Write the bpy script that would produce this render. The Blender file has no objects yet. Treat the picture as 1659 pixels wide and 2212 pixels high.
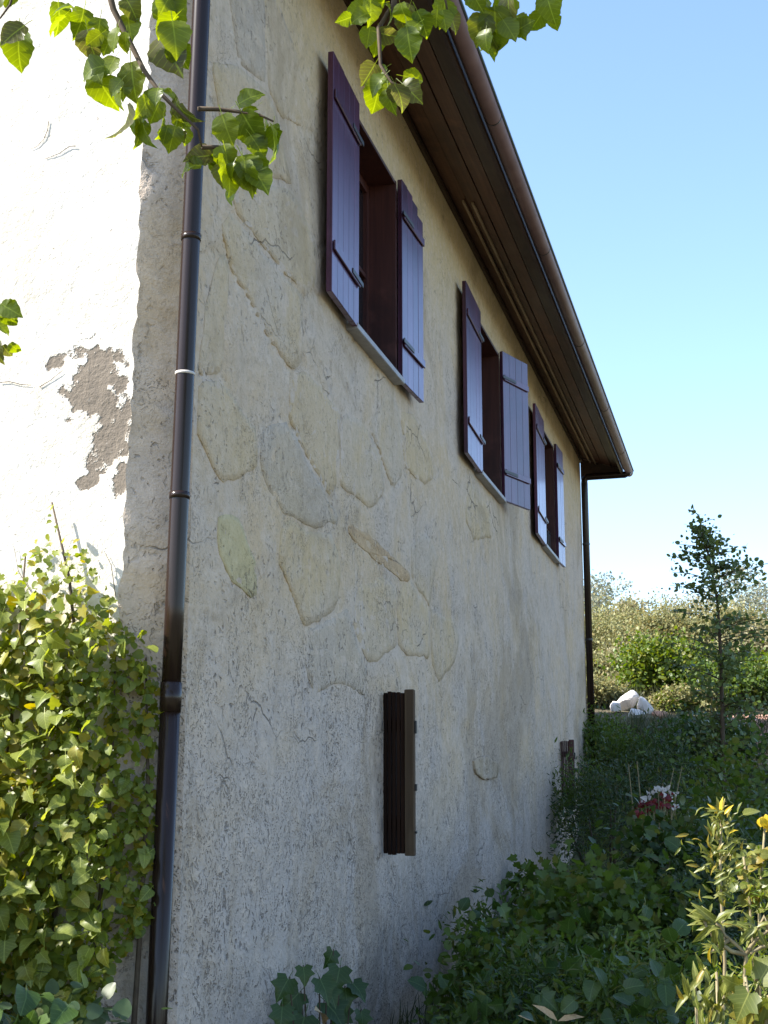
import bpy, math, random
import numpy as np
from mathutils import Vector, Matrix

random.seed(7)
rng = np.random.default_rng(7)
sc = bpy.context.scene
col = sc.collection

# ------------------------------------------------------------------ camera
F, CX, CY, HZ, IW = 3050.0, 829.5, 1106.0, 1735.0, 1659.0     # photograph measured on a 1659 x 2212 grid
PITCH = math.atan((HZ - CY) / F)
EYE = np.array([0.0, 0.0, 1.6])
cd = bpy.data.cameras.new('camera')
cd.sensor_fit = 'HORIZONTAL'; cd.sensor_width = 36.0; cd.lens = 36.0 * F / IW
cd.clip_start = 0.05; cd.clip_end = 3000.0
cam = bpy.data.objects.new('camera', cd); col.objects.link(cam)
cam.location = EYE; cam.rotation_euler = (math.pi / 2 + PITCH, 0, 0)
sc.camera = cam

# ------------------------------------------------------------------ sky, sun, exposure
SUN_EL = math.radians(43.0)
SUN_H = np.array([-0.980, -0.200])                 # horizontal direction towards the sun
w = bpy.data.worlds.new('World'); sc.world = w; w.use_nodes = True
nt = w.node_tree; nt.nodes.clear()
wo = nt.nodes.new('ShaderNodeOutputWorld'); bg = nt.nodes.new('ShaderNodeBackground'); sky = nt.nodes.new('ShaderNodeTexSky')
sky.sky_type = 'NISHITA'; sky.sun_disc = False
sky.sun_elevation = SUN_EL
sky.sun_rotation = math.atan2(SUN_H[0], SUN_H[1])
sky.altitude = 50; sky.air_density = 1.0; sky.dust_density = 0.8; sky.ozone_density = 2.6
bg.inputs['Strength'].default_value = 0.13
nt.links.new(sky.outputs[0], bg.inputs[0]); nt.links.new(bg.outputs[0], wo.inputs[0])
sd = bpy.data.lights.new('sun', 'SUN'); sd.energy = 4.6; sd.angle = math.radians(0.53); sd.color = (1.0, 0.95, 0.86)
so = bpy.data.objects.new('sun', sd); col.objects.link(so)
sv = Vector((SUN_H[0] * math.cos(SUN_EL), SUN_H[1] * math.cos(SUN_EL), math.sin(SUN_EL))).normalized()
so.rotation_euler = sv.to_track_quat('Z', 'Y').to_euler(); so.location = sv * 50
sc.view_settings.view_transform = 'Standard'; sc.view_settings.look = 'None'
sc.view_settings.gamma = 1.0; sc.view_settings.use_curve_mapping = False
sc.view_settings.exposure = 1.62

# ------------------------------------------------------------------ frame of the house and pixel helpers
FW = np.array([0, math.cos(PITCH), math.sin(PITCH)]); UP = np.array([0, -math.sin(PITCH), math.cos(PITCH)]); RT = np.array([1.0, 0, 0])
def ray(x, y): return RT * (x - CX) - UP * (y - CY) + FW * F
D3 = ray(1632.0, HZ); D3 = D3 / np.linalg.norm(D3); D3[2] = 0
V3 = np.array([-D3[1], D3[0], 0.0])
E3 = ray(395.0, HZ); E3 = E3 / E3[1] * 5.9; E3[2] = 0
def at_depth(x, y, depth):                    # world point on a pixel's ray at a forward distance
    r = ray(x, y); return EYE + r * (depth / r[1])
def on_plane(x, y, p0, n):
    r = ray(x, y); return EYE + r * (((p0 - EYE) @ n) / (r @ n))
def local(P): return np.array([(P - E3) @ D3, (P - E3) @ V3, P[2]])
def world(u, v, z): return E3 + D3 * u + V3 * v + np.array([0, 0, z])

# ------------------------------------------------------------------ helpers
def mesh_obj(name, verts, faces, mat=None, parent=None, smooth=False):
    me = bpy.data.meshes.new(name)
    v = np.asarray(verts, dtype=np.float64).reshape(-1, 3)
    if isinstance(faces, np.ndarray):
        k = faces.shape[1]; n = len(faces)
        me.vertices.add(len(v)); me.vertices.foreach_set('co', v.ravel())
        me.loops.add(n * k); me.loops.foreach_set('vertex_index', faces.astype(np.int32).ravel())
        me.polygons.add(n); me.polygons.foreach_set('loop_start', np.arange(0, n * k, k, dtype=np.int32))
        me.update(calc_edges=True); me.validate()
    else:
        me.from_pydata(v.tolist(), [], [list(f) for f in faces]); me.update()
    if smooth: me.polygons.foreach_set('use_smooth', [True] * len(me.polygons))
    if mat: me.materials.append(mat)
    o = bpy.data.objects.new(name, me); col.objects.link(o)
    if parent: o.parent = parent
    return o
def share(name, me, parent=None):
    o = bpy.data.objects.new(name, me); col.objects.link(o)
    if parent: o.parent = parent
    return o
def thing(name, label, cat, loc=(0, 0, 0), group=None):
    o = bpy.data.objects.new(name, None); col.objects.link(o); o.location = loc; o.empty_display_size = 0.2
    o['label'] = label; o['category'] = cat
    if group: o['group'] = group
    return o
class Mb:
    def __init__(s): s.v = []; s.f = []
    def add(s, v, f):
        b = len(s.v); s.v += [tuple(map(float, q)) for q in v]; s.f += [tuple(i + b for i in q) for q in f]; return s
    def box(s, x0, x1, y0, y1, z0, z1, bev=0.0):
        if bev <= 0:
            s.add([(x, y, z) for x in (x0, x1) for y in (y0, y1) for z in (z0, z1)],
                  [(0, 1, 3, 2), (4, 6, 7, 5), (0, 4, 5, 1), (2, 3, 7, 6), (0, 2, 6, 4), (1, 5, 7, 3)])
        else:
            import bmesh
            bm = bmesh.new(); bmesh.ops.create_cube(bm, size=1)
            for q in bm.verts: q.co = ((x0 + x1) / 2 + q.co.x * (x1 - x0), (y0 + y1) / 2 + q.co.y * (y1 - y0), (z0 + z1) / 2 + q.co.z * (z1 - z0))
            bmesh.ops.bevel(bm, geom=list(bm.edges), offset=bev, segments=1, affect='EDGES')
            bm.verts.index_update()
            s.add([q.co[:] for q in bm.verts], [[q.index for q in f.verts] for f in bm.faces]); bm.free()
        return s
    def tube(s, pts, rad, n=8, cap=True):
        pts = [np.array(p, float) for p in pts]
        if np.isscalar(rad): rad = [rad] * len(pts)
        v = []; ref = np.array([0.31, 0.77, 0.55])
        for i, p in enumerate(pts):
            t = pts[min(i + 1, len(pts) - 1)] - pts[max(i - 1, 0)]; t = t / (np.linalg.norm(t) + 1e-9)
            a = np.cross(t, ref); a /= np.linalg.norm(a) + 1e-9; b = np.cross(t, a)
            for k in range(n):
                q = 2 * math.pi * k / n; v.append(p + rad[i] * (math.cos(q) * a + math.sin(q) * b))
        f = [(i * n + k, i * n + (k + 1) % n, (i + 1) * n + (k + 1) % n, (i + 1) * n + k) for i in range(len(pts) - 1) for k in range(n)]
        if cap: f += [tuple(range(n))[::-1], tuple((len(pts) - 1) * n + k for k in range(n))]
        return s.add(v, f)
    def build(s, name, mat, parent=None, smooth=False): return mesh_obj(name, s.v, s.f, mat, parent, smooth)

def vnoise(x, y, seed=0):                      # smooth lattice noise, -1..1
    x = np.asarray(x, float); y = np.asarray(y, float)
    xi = np.floor(x).astype(np.int64); yi = np.floor(y).astype(np.int64); fx = x - xi; fy = y - yi
    fx = fx * fx * (3 - 2 * fx); fy = fy * fy * (3 - 2 * fy)
    def h(a, b):
        n = (a * 374761393 + b * 668265263 + seed * 974634777) & 0xffffffff
        n = ((n ^ (n >> 13)) * 1274126177) & 0xffffffff
        return ((n ^ (n >> 16)) & 0xffff) / 32767.5 - 1
    return (h(xi, yi) * (1 - fx) + h(xi + 1, yi) * fx) * (1 - fy) + (h(xi, yi + 1) * (1 - fx) + h(xi + 1, yi + 1) * fx) * fy

# ------------------------------------------------------------------ materials
def newmat(name):
    m = bpy.data.materials.new(name); m.use_nodes = True
    t = m.node_tree; return m, t, t.nodes['Principled BSDF']
def N(t, kind, **kw):
    n = t.nodes.new(kind)
    for k, v in kw.items():
        if k in n.inputs: n.inputs[k].default_value = v
        else: setattr(n, k, v)
    return n
def L(t, a, b): t.links.new(a, b)
def mixc(t, fac, a, b, blend='MIX'):
    n = t.nodes.new('ShaderNodeMix'); n.data_type = 'RGBA'; n.blend_type = blend
    for s, i in ((fac, 0), (a, 6), (b, 7)):
        if hasattr(s, 'is_output'): t.links.new(s, n.inputs[i])
        else: n.inputs[i].default_value = s if i == 0 else (*s, 1)
    return n.outputs[2]
def ramp(t, src, lo, hi):
    n = t.nodes.new('ShaderNodeMapRange'); n.interpolation_type = 'SMOOTHSTEP'
    n.inputs[1].default_value = lo; n.inputs[2].default_value = hi; L(t, src, n.inputs[0]); return n.outputs[0]
def coords(t, scale=(1, 1, 1), src='Object'):
    c = N(t, 'ShaderNodeTexCoord'); mp = N(t, 'ShaderNodeMapping'); mp.inputs['Scale'].default_value = scale
    L(t, c.outputs[src], mp.inputs[0]); return mp.outputs[0]
def noise(t, vec, scale, detail=4, rough=0.55, dist=0.0):
    n = N(t, 'ShaderNodeTexNoise'); n.inputs['Scale'].default_value = scale; n.inputs['Detail'].default_value = detail
    n.inputs['Roughness'].default_value = rough; n.inputs['Distortion'].default_value = dist; L(t, vec, n.inputs['Vector']); return n.outputs[0]
def math_(t, op, a, b=None):
    n = N(t, 'ShaderNodeMath', operation=op)
    for s, i in ((a, 0), (b, 1)):
        if s is None: continue
        if hasattr(s, 'is_output'): L(t, s, n.inputs[i])
        else: n.inputs[i].default_value = s
    return n.outputs[0]
def bump(t, bs, h, strength, dist):
    b = N(t, 'ShaderNodeBump'); b.inputs['Strength'].default_value = strength; b.inputs['Distance'].default_value = dist
    L(t, h, b.inputs['Height']); L(t, b.outputs[0], bs.inputs['Normal'])

def plaster_mat(name, base, warm, cool, cream=None, stone=False):
    m, t, b = newmat(name)
    P = coords(t); sep = N(t, 'ShaderNodeSeparateXYZ'); L(t, P, sep.inputs[0])
    n1 = noise(t, P, 0.9, 5, 0.6, 0.6); n2 = noise(t, P, 2.6, 5, 0.65, 0.3); n3 = noise(t, P, 11, 4, 0.6)
    nf = noise(t, P, 55, 3, 0.7); st = noise(t, coords(t, (5.5, 5.5, 0.5)), 1.0, 5, 0.6)
    c = mixc(t, ramp(t, n1, 0.40, 0.66), base, warm)
    c = mixc(t, math_(t, 'MULTIPLY', ramp(t, n2, 0.5, 0.72), 0.55), c, cool)
    if stone:
        oi = N(t, 'ShaderNodeObjectInfo')
        c = mixc(t, math_(t, 'MULTIPLY', ramp(t, oi.outputs['Random'], .45, 1.0), 0.6), c, warm); c = mixc(t, math_(t, 'MULTIPLY', ramp(t, oi.outputs['Random'], .5, .0), 0.5), c, tuple(.8 * q for q in cool))
    else:
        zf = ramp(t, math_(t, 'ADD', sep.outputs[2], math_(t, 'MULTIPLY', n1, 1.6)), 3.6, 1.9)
        c = mixc(t, math_(t, 'MULTIPLY', zf, 0.7), c, cool)  # greyer lower coat, with sky tint and plant shade put into its colour
    if cream:
        zc = ramp(t, math_(t, 'ADD', sep.outputs[2], math_(t, 'MULTIPLY', n2, 0.9)), 5.4, 6.6)
        c = mixc(t, math_(t, 'MULTIPLY', zc, 0.85), c, cream)
    c = mixc(t, math_(t, 'MULTIPLY', ramp(t, st, 0.52, 0.74), 0.35), c, tuple(0.62 * q for q in warm))
    c = mixc(t, math_(t, 'MULTIPLY', ramp(t, n3, 0.45, 0.68), 0.45), c, tuple(min(.78, 1.22 * q) for q in base))
    c = mixc(t, math_(t, 'MULTIPLY', ramp(t, noise(t, P, 27, 5, 0.75), 0.50, 0.66), 0.40), c, tuple(0.55 * q for q in base))
    c = mixc(t, math_(t, 'MULTIPLY', ramp(t, noise(t, P, 0.55, 6, 0.7, 1.0), 0.50, 0.62), 0.50), c, tuple(0.58 * q for q in warm))
    # pits and grit in the render
    vo = N(t, 'ShaderNodeTexVoronoi'); vo.inputs['Scale'].default_value = 21; vo.inputs['Randomness'].default_value = 1
    dv = N(t, 'ShaderNodeVectorMath', operation='MULTIPLY_ADD')
    nz = N(t, 'ShaderNodeTexNoise'); nz.inputs['Scale'].default_value = 14; nz.inputs['Detail'].default_value = 3; L(t, P, nz.inputs['Vector'])
    L(t, nz.outputs[1], dv.inputs[0]); dv.inputs[1].default_value = (0.13, 0.13, 0.22); L(t, P, dv.inputs[2]); L(t, dv.outputs[0], vo.inputs['Vector'])
    pit = math_(t, 'MULTIPLY', ramp(t, vo.outputs[0], 0.34, 0.14), ramp(t, n2, 0.40, 0.60))
    vo2 = N(t, 'ShaderNodeTexVoronoi'); vo2.inputs['Scale'].default_value = 47; L(t, dv.outputs[0], vo2.inputs['Vector'])
    grit = math_(t, 'MULTIPLY', ramp(t, vo2.outputs[0], 0.38, 0.16), ramp(t, math_(t, 'SUBTRACT', noise(t, P, 1.7, 4, 0.6), math_(t, 'MULTIPLY', math_(t, 'SUBTRACT', sep.outputs[2], 2.4), .05)), 0.42, 0.58))
    pit = math_(t, 'MAXIMUM', pit, math_(t, 'MULTIPLY', grit, 0.8))
    # the upper render is trowelled smoother, the lower coat is coarse
    coarse = ramp(t, math_(t, 'ADD', sep.outputs[2], math_(t, 'MULTIPLY', n1, 1.4)), 4.6, 2.6)
    pit = math_(t, 'MULTIPLY', pit, math_(t, 'ADD', math_(t, 'MULTIPLY', coarse, .45), .55))
    vc = N(t, 'ShaderNodeTexVoronoi'); vc.feature = 'DISTANCE_TO_EDGE'; vc.inputs['Scale'].default_value = 1.0
    dc = N(t, 'ShaderNodeVectorMath', operation='MULTIPLY_ADD'); nc = N(t, 'ShaderNodeTexNoise'); nc.inputs['Scale'].default_value = 3.5; nc.inputs['Detail'].default_value = 5; L(t, P, nc.inputs['Vector'])
    L(t, nc.outputs[1], dc.inputs[0]); dc.inputs[1].default_value = (0.5, 0.5, 0.5); mpc = coords(t, (1.1, 1.0, 2.4)); L(t, mpc, dc.inputs[2]); L(t, dc.outputs[0], vc.inputs['Vector'])
    crack = math_(t, 'MULTIPLY', ramp(t, vc.outputs[0], 0.011, 0.002), ramp(t, noise(t, P, 1.3, 3, 0.5), 0.55, 0.66))
    pit = math_(t, 'MAXIMUM', pit, crack)
    c = mixc(t, math_(t, 'MULTIPLY', pit, 0.64), c, (0.10, 0.088, 0.075))
    L(t, c, b.inputs['Base Color']); b.inputs['Roughness'].default_value = 0.92; b.inputs['Specular IOR Level'].default_value = 0.25
    h = math_(t, 'ADD', math_(t, 'MULTIPLY', n3, 1.0), math_(t, 'MULTIPLY', nf, 0.55))
    h = math_(t, 'SUBTRACT', h, math_(t, 'MULTIPLY', pit, 0.8))
    bump(t, b, h, 0.9, 0.015)
    return m
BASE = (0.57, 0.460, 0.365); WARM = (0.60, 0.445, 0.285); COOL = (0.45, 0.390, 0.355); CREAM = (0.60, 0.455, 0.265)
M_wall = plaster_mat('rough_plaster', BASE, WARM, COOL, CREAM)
M_stone = plaster_mat('wall_stone', (0.55, 0.44, 0.335), (0.59, 0.435, 0.255), (0.52, 0.44, 0.37), None, True)
M_ochre = plaster_mat('ochre_stone', (0.57, 0.385, 0.22), (0.60, 0.39, 0.20), (0.55, 0.42, 0.28), None, True)
M_yellow = plaster_mat('yellow_stone', (0.53, 0.44, 0.27), (0.55, 0.44, 0.235), (0.51, 0.44, 0.33), None, True)

def gable_mat():
    m, t, b = newmat('limewashed_gable')
    P = coords(t); n2 = noise(t, P, 3.0, 5, 0.65, 0.4); n3 = noise(t, P, 14, 4, 0.6); nf = noise(t, P, 60, 3, 0.7)
    c = mixc(t, ramp(t, n2, 0.4, 0.7), (0.62, 0.58, 0.52), (0.54, 0.49, 0.41))
    # fallen-render patch: where the limewash has come off
    sep = N(t, 'ShaderNodeSeparateXYZ'); L(t, P, sep.inputs[0])
    def blob(v, z, rv, rz):
        a = math_(t, 'DIVIDE', math_(t, 'SUBTRACT', sep.outputs[1], v), rv); e = math_(t, 'DIVIDE', math_(t, 'SUBTRACT', sep.outputs[2], z), rz)
        r = math_(t, 'SQRT', math_(t, 'ADD', math_(t, 'MULTIPLY', a, a), math_(t, 'MULTIPLY', e, e)))
        r = math_(t, 'ADD', r, math_(t, 'MULTIPLY', math_(t, 'SUBTRACT', n2, 0.5), 2.2))
        r = math_(t, 'ADD', r, math_(t, 'MULTIPLY', math_(t, 'SUBTRACT', n3, 0.5), 2.6))
        return ramp(t, r, 1.08, 0.86)
    q = 0.0
    for px, py, rx, ry in ((205, 835, 62, 85), (235, 950, 55, 60), (120, 783, 26, 18), (262, 1030, 22, 40), (190, 1040, 26, 14)):
        l = local(on_plane(px, py, world(-0.17, 0, 0), D3))
        bb = blob(float(l[1]), float(l[2]), rx / 520.0, ry / 520.0)
        q = bb if q == 0.0 else math_(t, 'MAXIMUM', q, bb)
    c = mixc(t, q, c, (0.17, 0.14, 0.11))
    spk = ramp(t, noise(t, P, 38, 2, 0.5), 0.70, 0.76)
    c = mixc(t, math_(t, 'MULTIPLY', spk, 0.8), c, (0.25, 0.22, 0.19))
    L(t, c, b.inputs['Base Color']); b.inputs['Roughness'].default_value = 0.95
    h = math_(t, 'SUBTRACT', math_(t, 'ADD', n3, math_(t, 'MULTIPLY', nf, 0.5)), math_(t, 'MULTIPLY', q, 0.8))
    bump(t, b, h, 0.7, 0.012)
    return m
M_gable = gable_mat()

def wood_mat(name, a, bcol, rough=0.4, axis='z', var=0.25, spec=0.5, coat=0.0):
    m, t, b = newmat(name)
    s = {'z': (30, 30, 1.2), 'x': (1.2, 30, 30)}[axis]
    P = coords(t, s); n = noise(t, P, 1.0, 5, 0.65, 0.4); n2 = noise(t, coords(t), 3.0, 4, 0.6)
    c = mixc(t, ramp(t, n, 0.3, 0.7), a, bcol)
    c = mixc(t, math_(t, 'MULTIPLY', ramp(t, noise(t, coords(t), 1.6, 5, 0.7, 0.5), .48, .68), .55), c, tuple(.45 * q for q in a)); c = mixc(t, math_(t, 'MULTIPLY', ramp(t, n2, .58, .74), .35), c, tuple(min(1, 1.9 * q + .015) for q in bcol))
    oi = N(t, 'ShaderNodeObjectInfo')
    hv = N(t, 'ShaderNodeHueSaturation'); L(t, c, hv.inputs['Color'])
    L(t, math_(t, 'ADD', math_(t, 'MULTIPLY', oi.outputs['Random'], 2 * var), 1 - var), hv.inputs['Value'])
    L(t, hv.outputs[0], b.inputs['Base Color'])
    L(t, math_(t, 'ADD', math_(t, 'MULTIPLY', n2, 0.22), rough - 0.11), b.inputs['Roughness'])
    b.inputs['Specular IOR Level'].default_value = spec; b.inputs['Coat Weight'].default_value = coat; b.inputs['Coat Roughness'].default_value = 0.2; b.inputs['Coat Tint'].default_value = (0.80, 0.70, 1.0, 1)
    bump(t, b, n, 0.25, 0.003)
    return m
M_shut = wood_mat('varnished_shutter_wood', (0.050, 0.014, 0.026), (0.095, 0.030, 0.052), 0.36, 'z', 0.30, 0.34, 0.55)  # violet of the reflected sky put into wood colour and coat tint
M_frame = wood_mat('dark_window_wood', (0.045, 0.012, 0.010), (0.075, 0.022, 0.016), 0.45, 'z', 0.1)
M_board = wood_mat('old_boards', (0.014, 0.006, 0.004), (0.032, 0.015, 0.009), 0.8, 'z', 0.45, 0.12)
M_jamb = wood_mat('weathered_frame_wood', (0.06, 0.04, 0.025), (0.095, 0.066, 0.042), 0.85, 'z', 0.2, 0.15)
M_redshut = wood_mat('faded_red_wood', (0.045, 0.018, 0.016), (0.075, 0.030, 0.026), 0.8, 'z', 0.2)
M_soffit = wood_mat('soffit_wood', (0.075, 0.031, 0.020), (0.13, 0.058, 0.036), 0.5, 'x', 0.22)
M_soffdark = wood_mat('dark_soffit_wood', (0.040, 0.020, 0.014), (0.07, 0.035, 0.022), 0.5, 'x', 0.1)
M_trim = wood_mat('pale_trim_wood', (0.30, 0.21, 0.14), (0.40, 0.29, 0.20), 0.5, 'x', 0.1)

def simple(name, c, rough=0.5, metal=0.0, spec=0.5, var=None, scale=8.0, bumps=0.0):
    m, t, b = newmat(name)
    b.inputs['Roughness'].default_value = rough; b.inputs['Metallic'].default_value = metal; b.inputs['Specular IOR Level'].default_value = spec
    if var:
        n = noise(t, coords(t), scale, 5, 0.6); L(t, mixc(t, ramp(t, n, 0.3, 0.7), c, var), b.inputs['Base Color'])
        if bumps: bump(t, b, n, 0.5, bumps)
    else: b.inputs['Base Color'].default_value = (*c, 1)
    return m
M_gutter = simple('brown_gutter', (0.15, 0.085, 0.080), 0.5, 0, 0.4, (0.20, 0.12, 0.112), 3)
M_pipe = simple('brown_downpipe', (0.020, 0.011, 0.008), 0.22, 0, 0.30, (0.022, 0.013, 0.010), 4)
M_castpipe = simple('lower_downpipe', (0.018, 0.012, 0.010), 0.5, 0, 0.25, (0.012, 0.017, 0.015), 9)
M_ring = simple('pale_pipe_ring', (0.55, 0.50, 0.46), 0.5)
M_dark = simple('dark_iron', (0.03, 0.028, 0.028), 0.45, 0.3)
M_glass = simple('glass_with_room_dark', (0.012, 0.010, 0.012), 0.06, 0, 0.6)  # near black: dark of the unlit room put into the pane colour
M_room = simple('unlit_room_panel', (0.03, 0.012, 0.012), 0.9)  # panel colour carries the shade of the unlit interior
M_sill = simple('stone_sill', (0.30, 0.28, 0.27), 0.45, 0, 0.5, (0.22, 0.20, 0.2), 12)
M_tile = simple('clay_roof_tile', (0.30, 0.14, 0.085), 0.85, 0, 0.3, (0.20, 0.10, 0.07), 6)
M_flash = simple('dark_green_flashing', (0.035, 0.06, 0.055), 0.4, 0.2)
M_rock = simple('whitish_rock', (0.72, 0.68, 0.66), 0.9, 0, 0.3, (0.60, 0.55, 0.52), 6, 0.03)
M_clay = simple('terracotta_rubble', (0.52, 0.26, 0.18), 0.9, 0, 0.3, (0.58, 0.36, 0.27), 9, 0.01)
M_bark = simple('bark', (0.085, 0.062, 0.045), 0.9, 0, 0.2, (0.13, 0.10, 0.075), 25, 0.01)
M_stem = simple('pale_green_stem', (0.26, 0.22, 0.12), 0.6, 0, 0.3, (0.19, 0.15, 0.08), 20)
M_stemd = simple('woody_stem', (0.07, 0.05, 0.035), 0.8, 0, 0.2, (0.10, 0.075, 0.05), 20)
M_dry = simple('dry_leaf', (0.50, 0.36, 0.20), 0.7, 0, 0.3, (0.40, 0.26, 0.13), 20)

def leaf_mat(name, c1, c2, c3=None, trans=0.35, rough=0.42, perobj=False, tcol=None, spec=0.4):
    m, t, b = newmat(name)
    g = N(t, 'ShaderNodeObjectInfo').outputs['Random'] if perobj else N(t, 'ShaderNodeNewGeometry').outputs['Random Per Island']
    c = mixc(t, g, c1, c2)
    if c3:
        r = math_(t, 'FRACT', math_(t, 'MULTIPLY', g, 17.3)); c = mixc(t, ramp(t, r, 0.80, 0.9), c, c3)
    n = noise(t, coords(t), 3.0 if perobj else 30, 4, 0.65)
    if perobj:                             # midrib and side veins on the leaf itself
        sp = N(t, 'ShaderNodeSeparateXYZ'); L(t, coords(t), sp.inputs[0]); ax = math_(t, 'ABSOLUTE', sp.outputs[0])
        vn = math_(t, 'FRACT', math_(t, 'MULTIPLY', math_(t, 'SUBTRACT', sp.outputs[1], math_(t, 'MULTIPLY', ax, .75)), 6.5))
        side = math_(t, 'MULTIPLY', ramp(t, math_(t, 'ABSOLUTE', math_(t, 'SUBTRACT', vn, .5)), .10, .02), .45)
        c = mixc(t, math_(t, 'MULTIPLY', math_(t, 'MAXIMUM', ramp(t, ax, .028, .008), side), .55), c, tuple(min(1, 1.9 * q + .03) for q in c2))
    c = mixc(t, math_(t, 'MULTIPLY', ramp(t, n, 0.4, 0.75), 0.3), c, tuple(0.6 * q for q in c1))
    L(t, c, b.inputs['Base Color']); b.inputs['Roughness'].default_value = rough; b.inputs['Specular IOR Level'].default_value = spec
    tr = N(t, 'ShaderNodeBsdfTranslucent')
    hs = N(t, 'ShaderNodeHueSaturation'); hs.inputs['Hue'].default_value = 0.485; hs.inputs['Saturation'].default_value = 1.15; hs.inputs['Value'].default_value = 1.9
    L(t, c, hs.inputs['Color']); L(t, hs.outputs[0], tr.inputs[0])
    mx = N(t, 'ShaderNodeMixShader'); mx.inputs[0].default_value = trans
    L(t, b.outputs[0], mx.inputs[1]); L(t, tr.outputs[0], mx.inputs[2]); L(t, mx.outputs[0], t.nodes['Material Output'].inputs[0])
    return m
M_treeleaf = leaf_mat('tree_leaf', (0.085, 0.125, 0.012), (0.14, 0.18, 0.016), (0.085, 0.085, 0.022), 0.55, 0.38, True)
M_vine = leaf_mat('vine_leaf', (0.13, 0.17, 0.026), (0.25, 0.28, 0.055), (0.30, 0.27, 0.045), 0.45, 0.40, True)
M_vineb = leaf_mat('vine_small_leaf', (0.10, 0.14, 0.018), (0.21, 0.245, 0.035), (0.29, 0.255, 0.035), 0.45, 0.42)
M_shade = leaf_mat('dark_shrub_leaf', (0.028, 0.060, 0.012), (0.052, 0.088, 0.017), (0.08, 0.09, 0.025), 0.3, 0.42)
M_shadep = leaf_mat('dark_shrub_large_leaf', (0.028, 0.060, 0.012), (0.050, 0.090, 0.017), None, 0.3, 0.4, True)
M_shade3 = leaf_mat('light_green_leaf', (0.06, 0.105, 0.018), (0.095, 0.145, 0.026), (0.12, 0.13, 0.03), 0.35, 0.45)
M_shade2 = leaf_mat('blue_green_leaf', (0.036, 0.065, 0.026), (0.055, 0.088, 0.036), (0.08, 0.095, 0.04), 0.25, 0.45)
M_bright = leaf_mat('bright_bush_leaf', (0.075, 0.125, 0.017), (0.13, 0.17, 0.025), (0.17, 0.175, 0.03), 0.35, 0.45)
M_sunp = leaf_mat('sunlit_plant_leaf', (0.085, 0.11, 0.02), (0.15, 0.155, 0.03), (0.22, 0.165, 0.025), 0.35, 0.4, True)
M_olive = leaf_mat('olive_bush_leaf', (0.17, 0.175, 0.07), (0.25, 0.24, 0.10), (0.27, 0.22, 0.09), 0.25, 0.6)  # distant haze and glare put into these three pale leaf colours
M_olive2 = leaf_mat('dry_bush_leaf', (0.20, 0.18, 0.095), (0.28, 0.25, 0.13), (0.16, 0.17, 0.06), 0.25, 0.6)
M_pale = leaf_mat('pale_tree_leaf', (0.16, 0.18, 0.13), (0.22, 0.23, 0.17), (0.26, 0.24, 0.16), 0.25, 0.6)
M_sap = leaf_mat('sapling_leaf', (0.085, 0.13, 0.04), (0.13, 0.175, 0.055), (0.18, 0.21, 0.045), 0.25, 0.4)
M_grass = leaf_mat('grass_blade', (0.045, 0.062, 0.022), (0.075, 0.088, 0.033), (0.16, 0.14, 0.075), 0.25, 0.5)
M_yellow_l = leaf_mat('yellow_leaf', (0.50, 0.34, 0.02), (0.55, 0.40, 0.03), None, 0.4, 0.4, True)
M_redpet = leaf_mat('dark_red_petal', (0.10, 0.008, 0.007), (0.16, 0.014, 0.010), None, 0.3, 0.4, True)
M_whitepet = leaf_mat('white_petal', (0.42, 0.39, 0.37), (0.50, 0.46, 0.42), None, 0.2, 0.5, True)

def ground_mat():
    m, t, b = newmat('ground_soil')
    P = coords(t); n = noise(t, P, 0.8, 6, 0.65); n2 = noise(t, P, 9, 5, 0.7); n3 = noise(t, P, 0.06, 4, 0.6)
    c = mixc(t, ramp(t, n, 0.35, 0.65), (0.075, 0.06, 0.038), (0.10, 0.105, 0.045))
    c = mixc(t, math_(t, 'MULTIPLY', n2, 0.5), c, (0.12, 0.10, 0.06))
    sep = N(t, 'ShaderNodeSeparateXYZ'); L(t, P, sep.inputs[0])
    c = mixc(t, ramp(t, sep.outputs[1], 35, 70), c, mixc(t, n3, (0.16, 0.17, 0.09), (0.22, 0.20, 0.12)))
    L(t, c, b.inputs['Base Color']); b.inputs['Roughness'].default_value = 0.95; bump(t, b, n2, 0.6, 0.04)
    return m
M_ground = ground_mat()

# ------------------------------------------------------------------ terrain
def gz(x, y):
    x = np.asarray(x, float); y = np.asarray(y, float)
    ys = np.array([-40, 6, 12, 17, 20, 22, 24, 34, 45, 70, 120, 250, 600, 1500.]); zs = np.array([-.3, 0, .12, .35, 1.75, 2.85, 3.3, 4.1, 4.7, 6.2, 12, 34, 48, 50.])
    z = np.interp(y, ys, zs)
    return z + 0.05 * vnoise(x * .7, y * .7, 3) * np.clip((y + 40) / 50, 0, 1) + np.clip((y - 60) / 200, 0, 1) * 5 * vnoise(x * .02, y * .02, 5)
gx = np.unique(np.concatenate([np.linspace(-900, -30, 24), np.linspace(-30, -6, 20), np.arange(-6, 9, .25), np.linspace(9, 40, 26), np.linspace(40, 1000, 24)]))
gy = np.unique(np.concatenate([np.linspace(-40, -2, 16), np.arange(-2, 30, .3), np.linspace(30, 80, 40), np.linspace(80, 400, 40), np.linspace(400, 1500, 20)]))
GX, GY = np.meshgrid(gx, gy); gv = np.stack([GX, GY, gz(GX, GY)], -1).reshape(-1, 3); nx, ny = len(gx), len(gy)
ii = (np.arange(ny - 1)[:, None] * nx + np.arange(nx - 1)[None]).ravel()
g = mesh_obj('ground', gv, np.stack([ii, ii + 1, ii + nx + 1, ii + nx], 1), M_ground, None, True); g['kind'] = 'structure'
def gz1(x, y): return float(gz(x, y))

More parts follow.
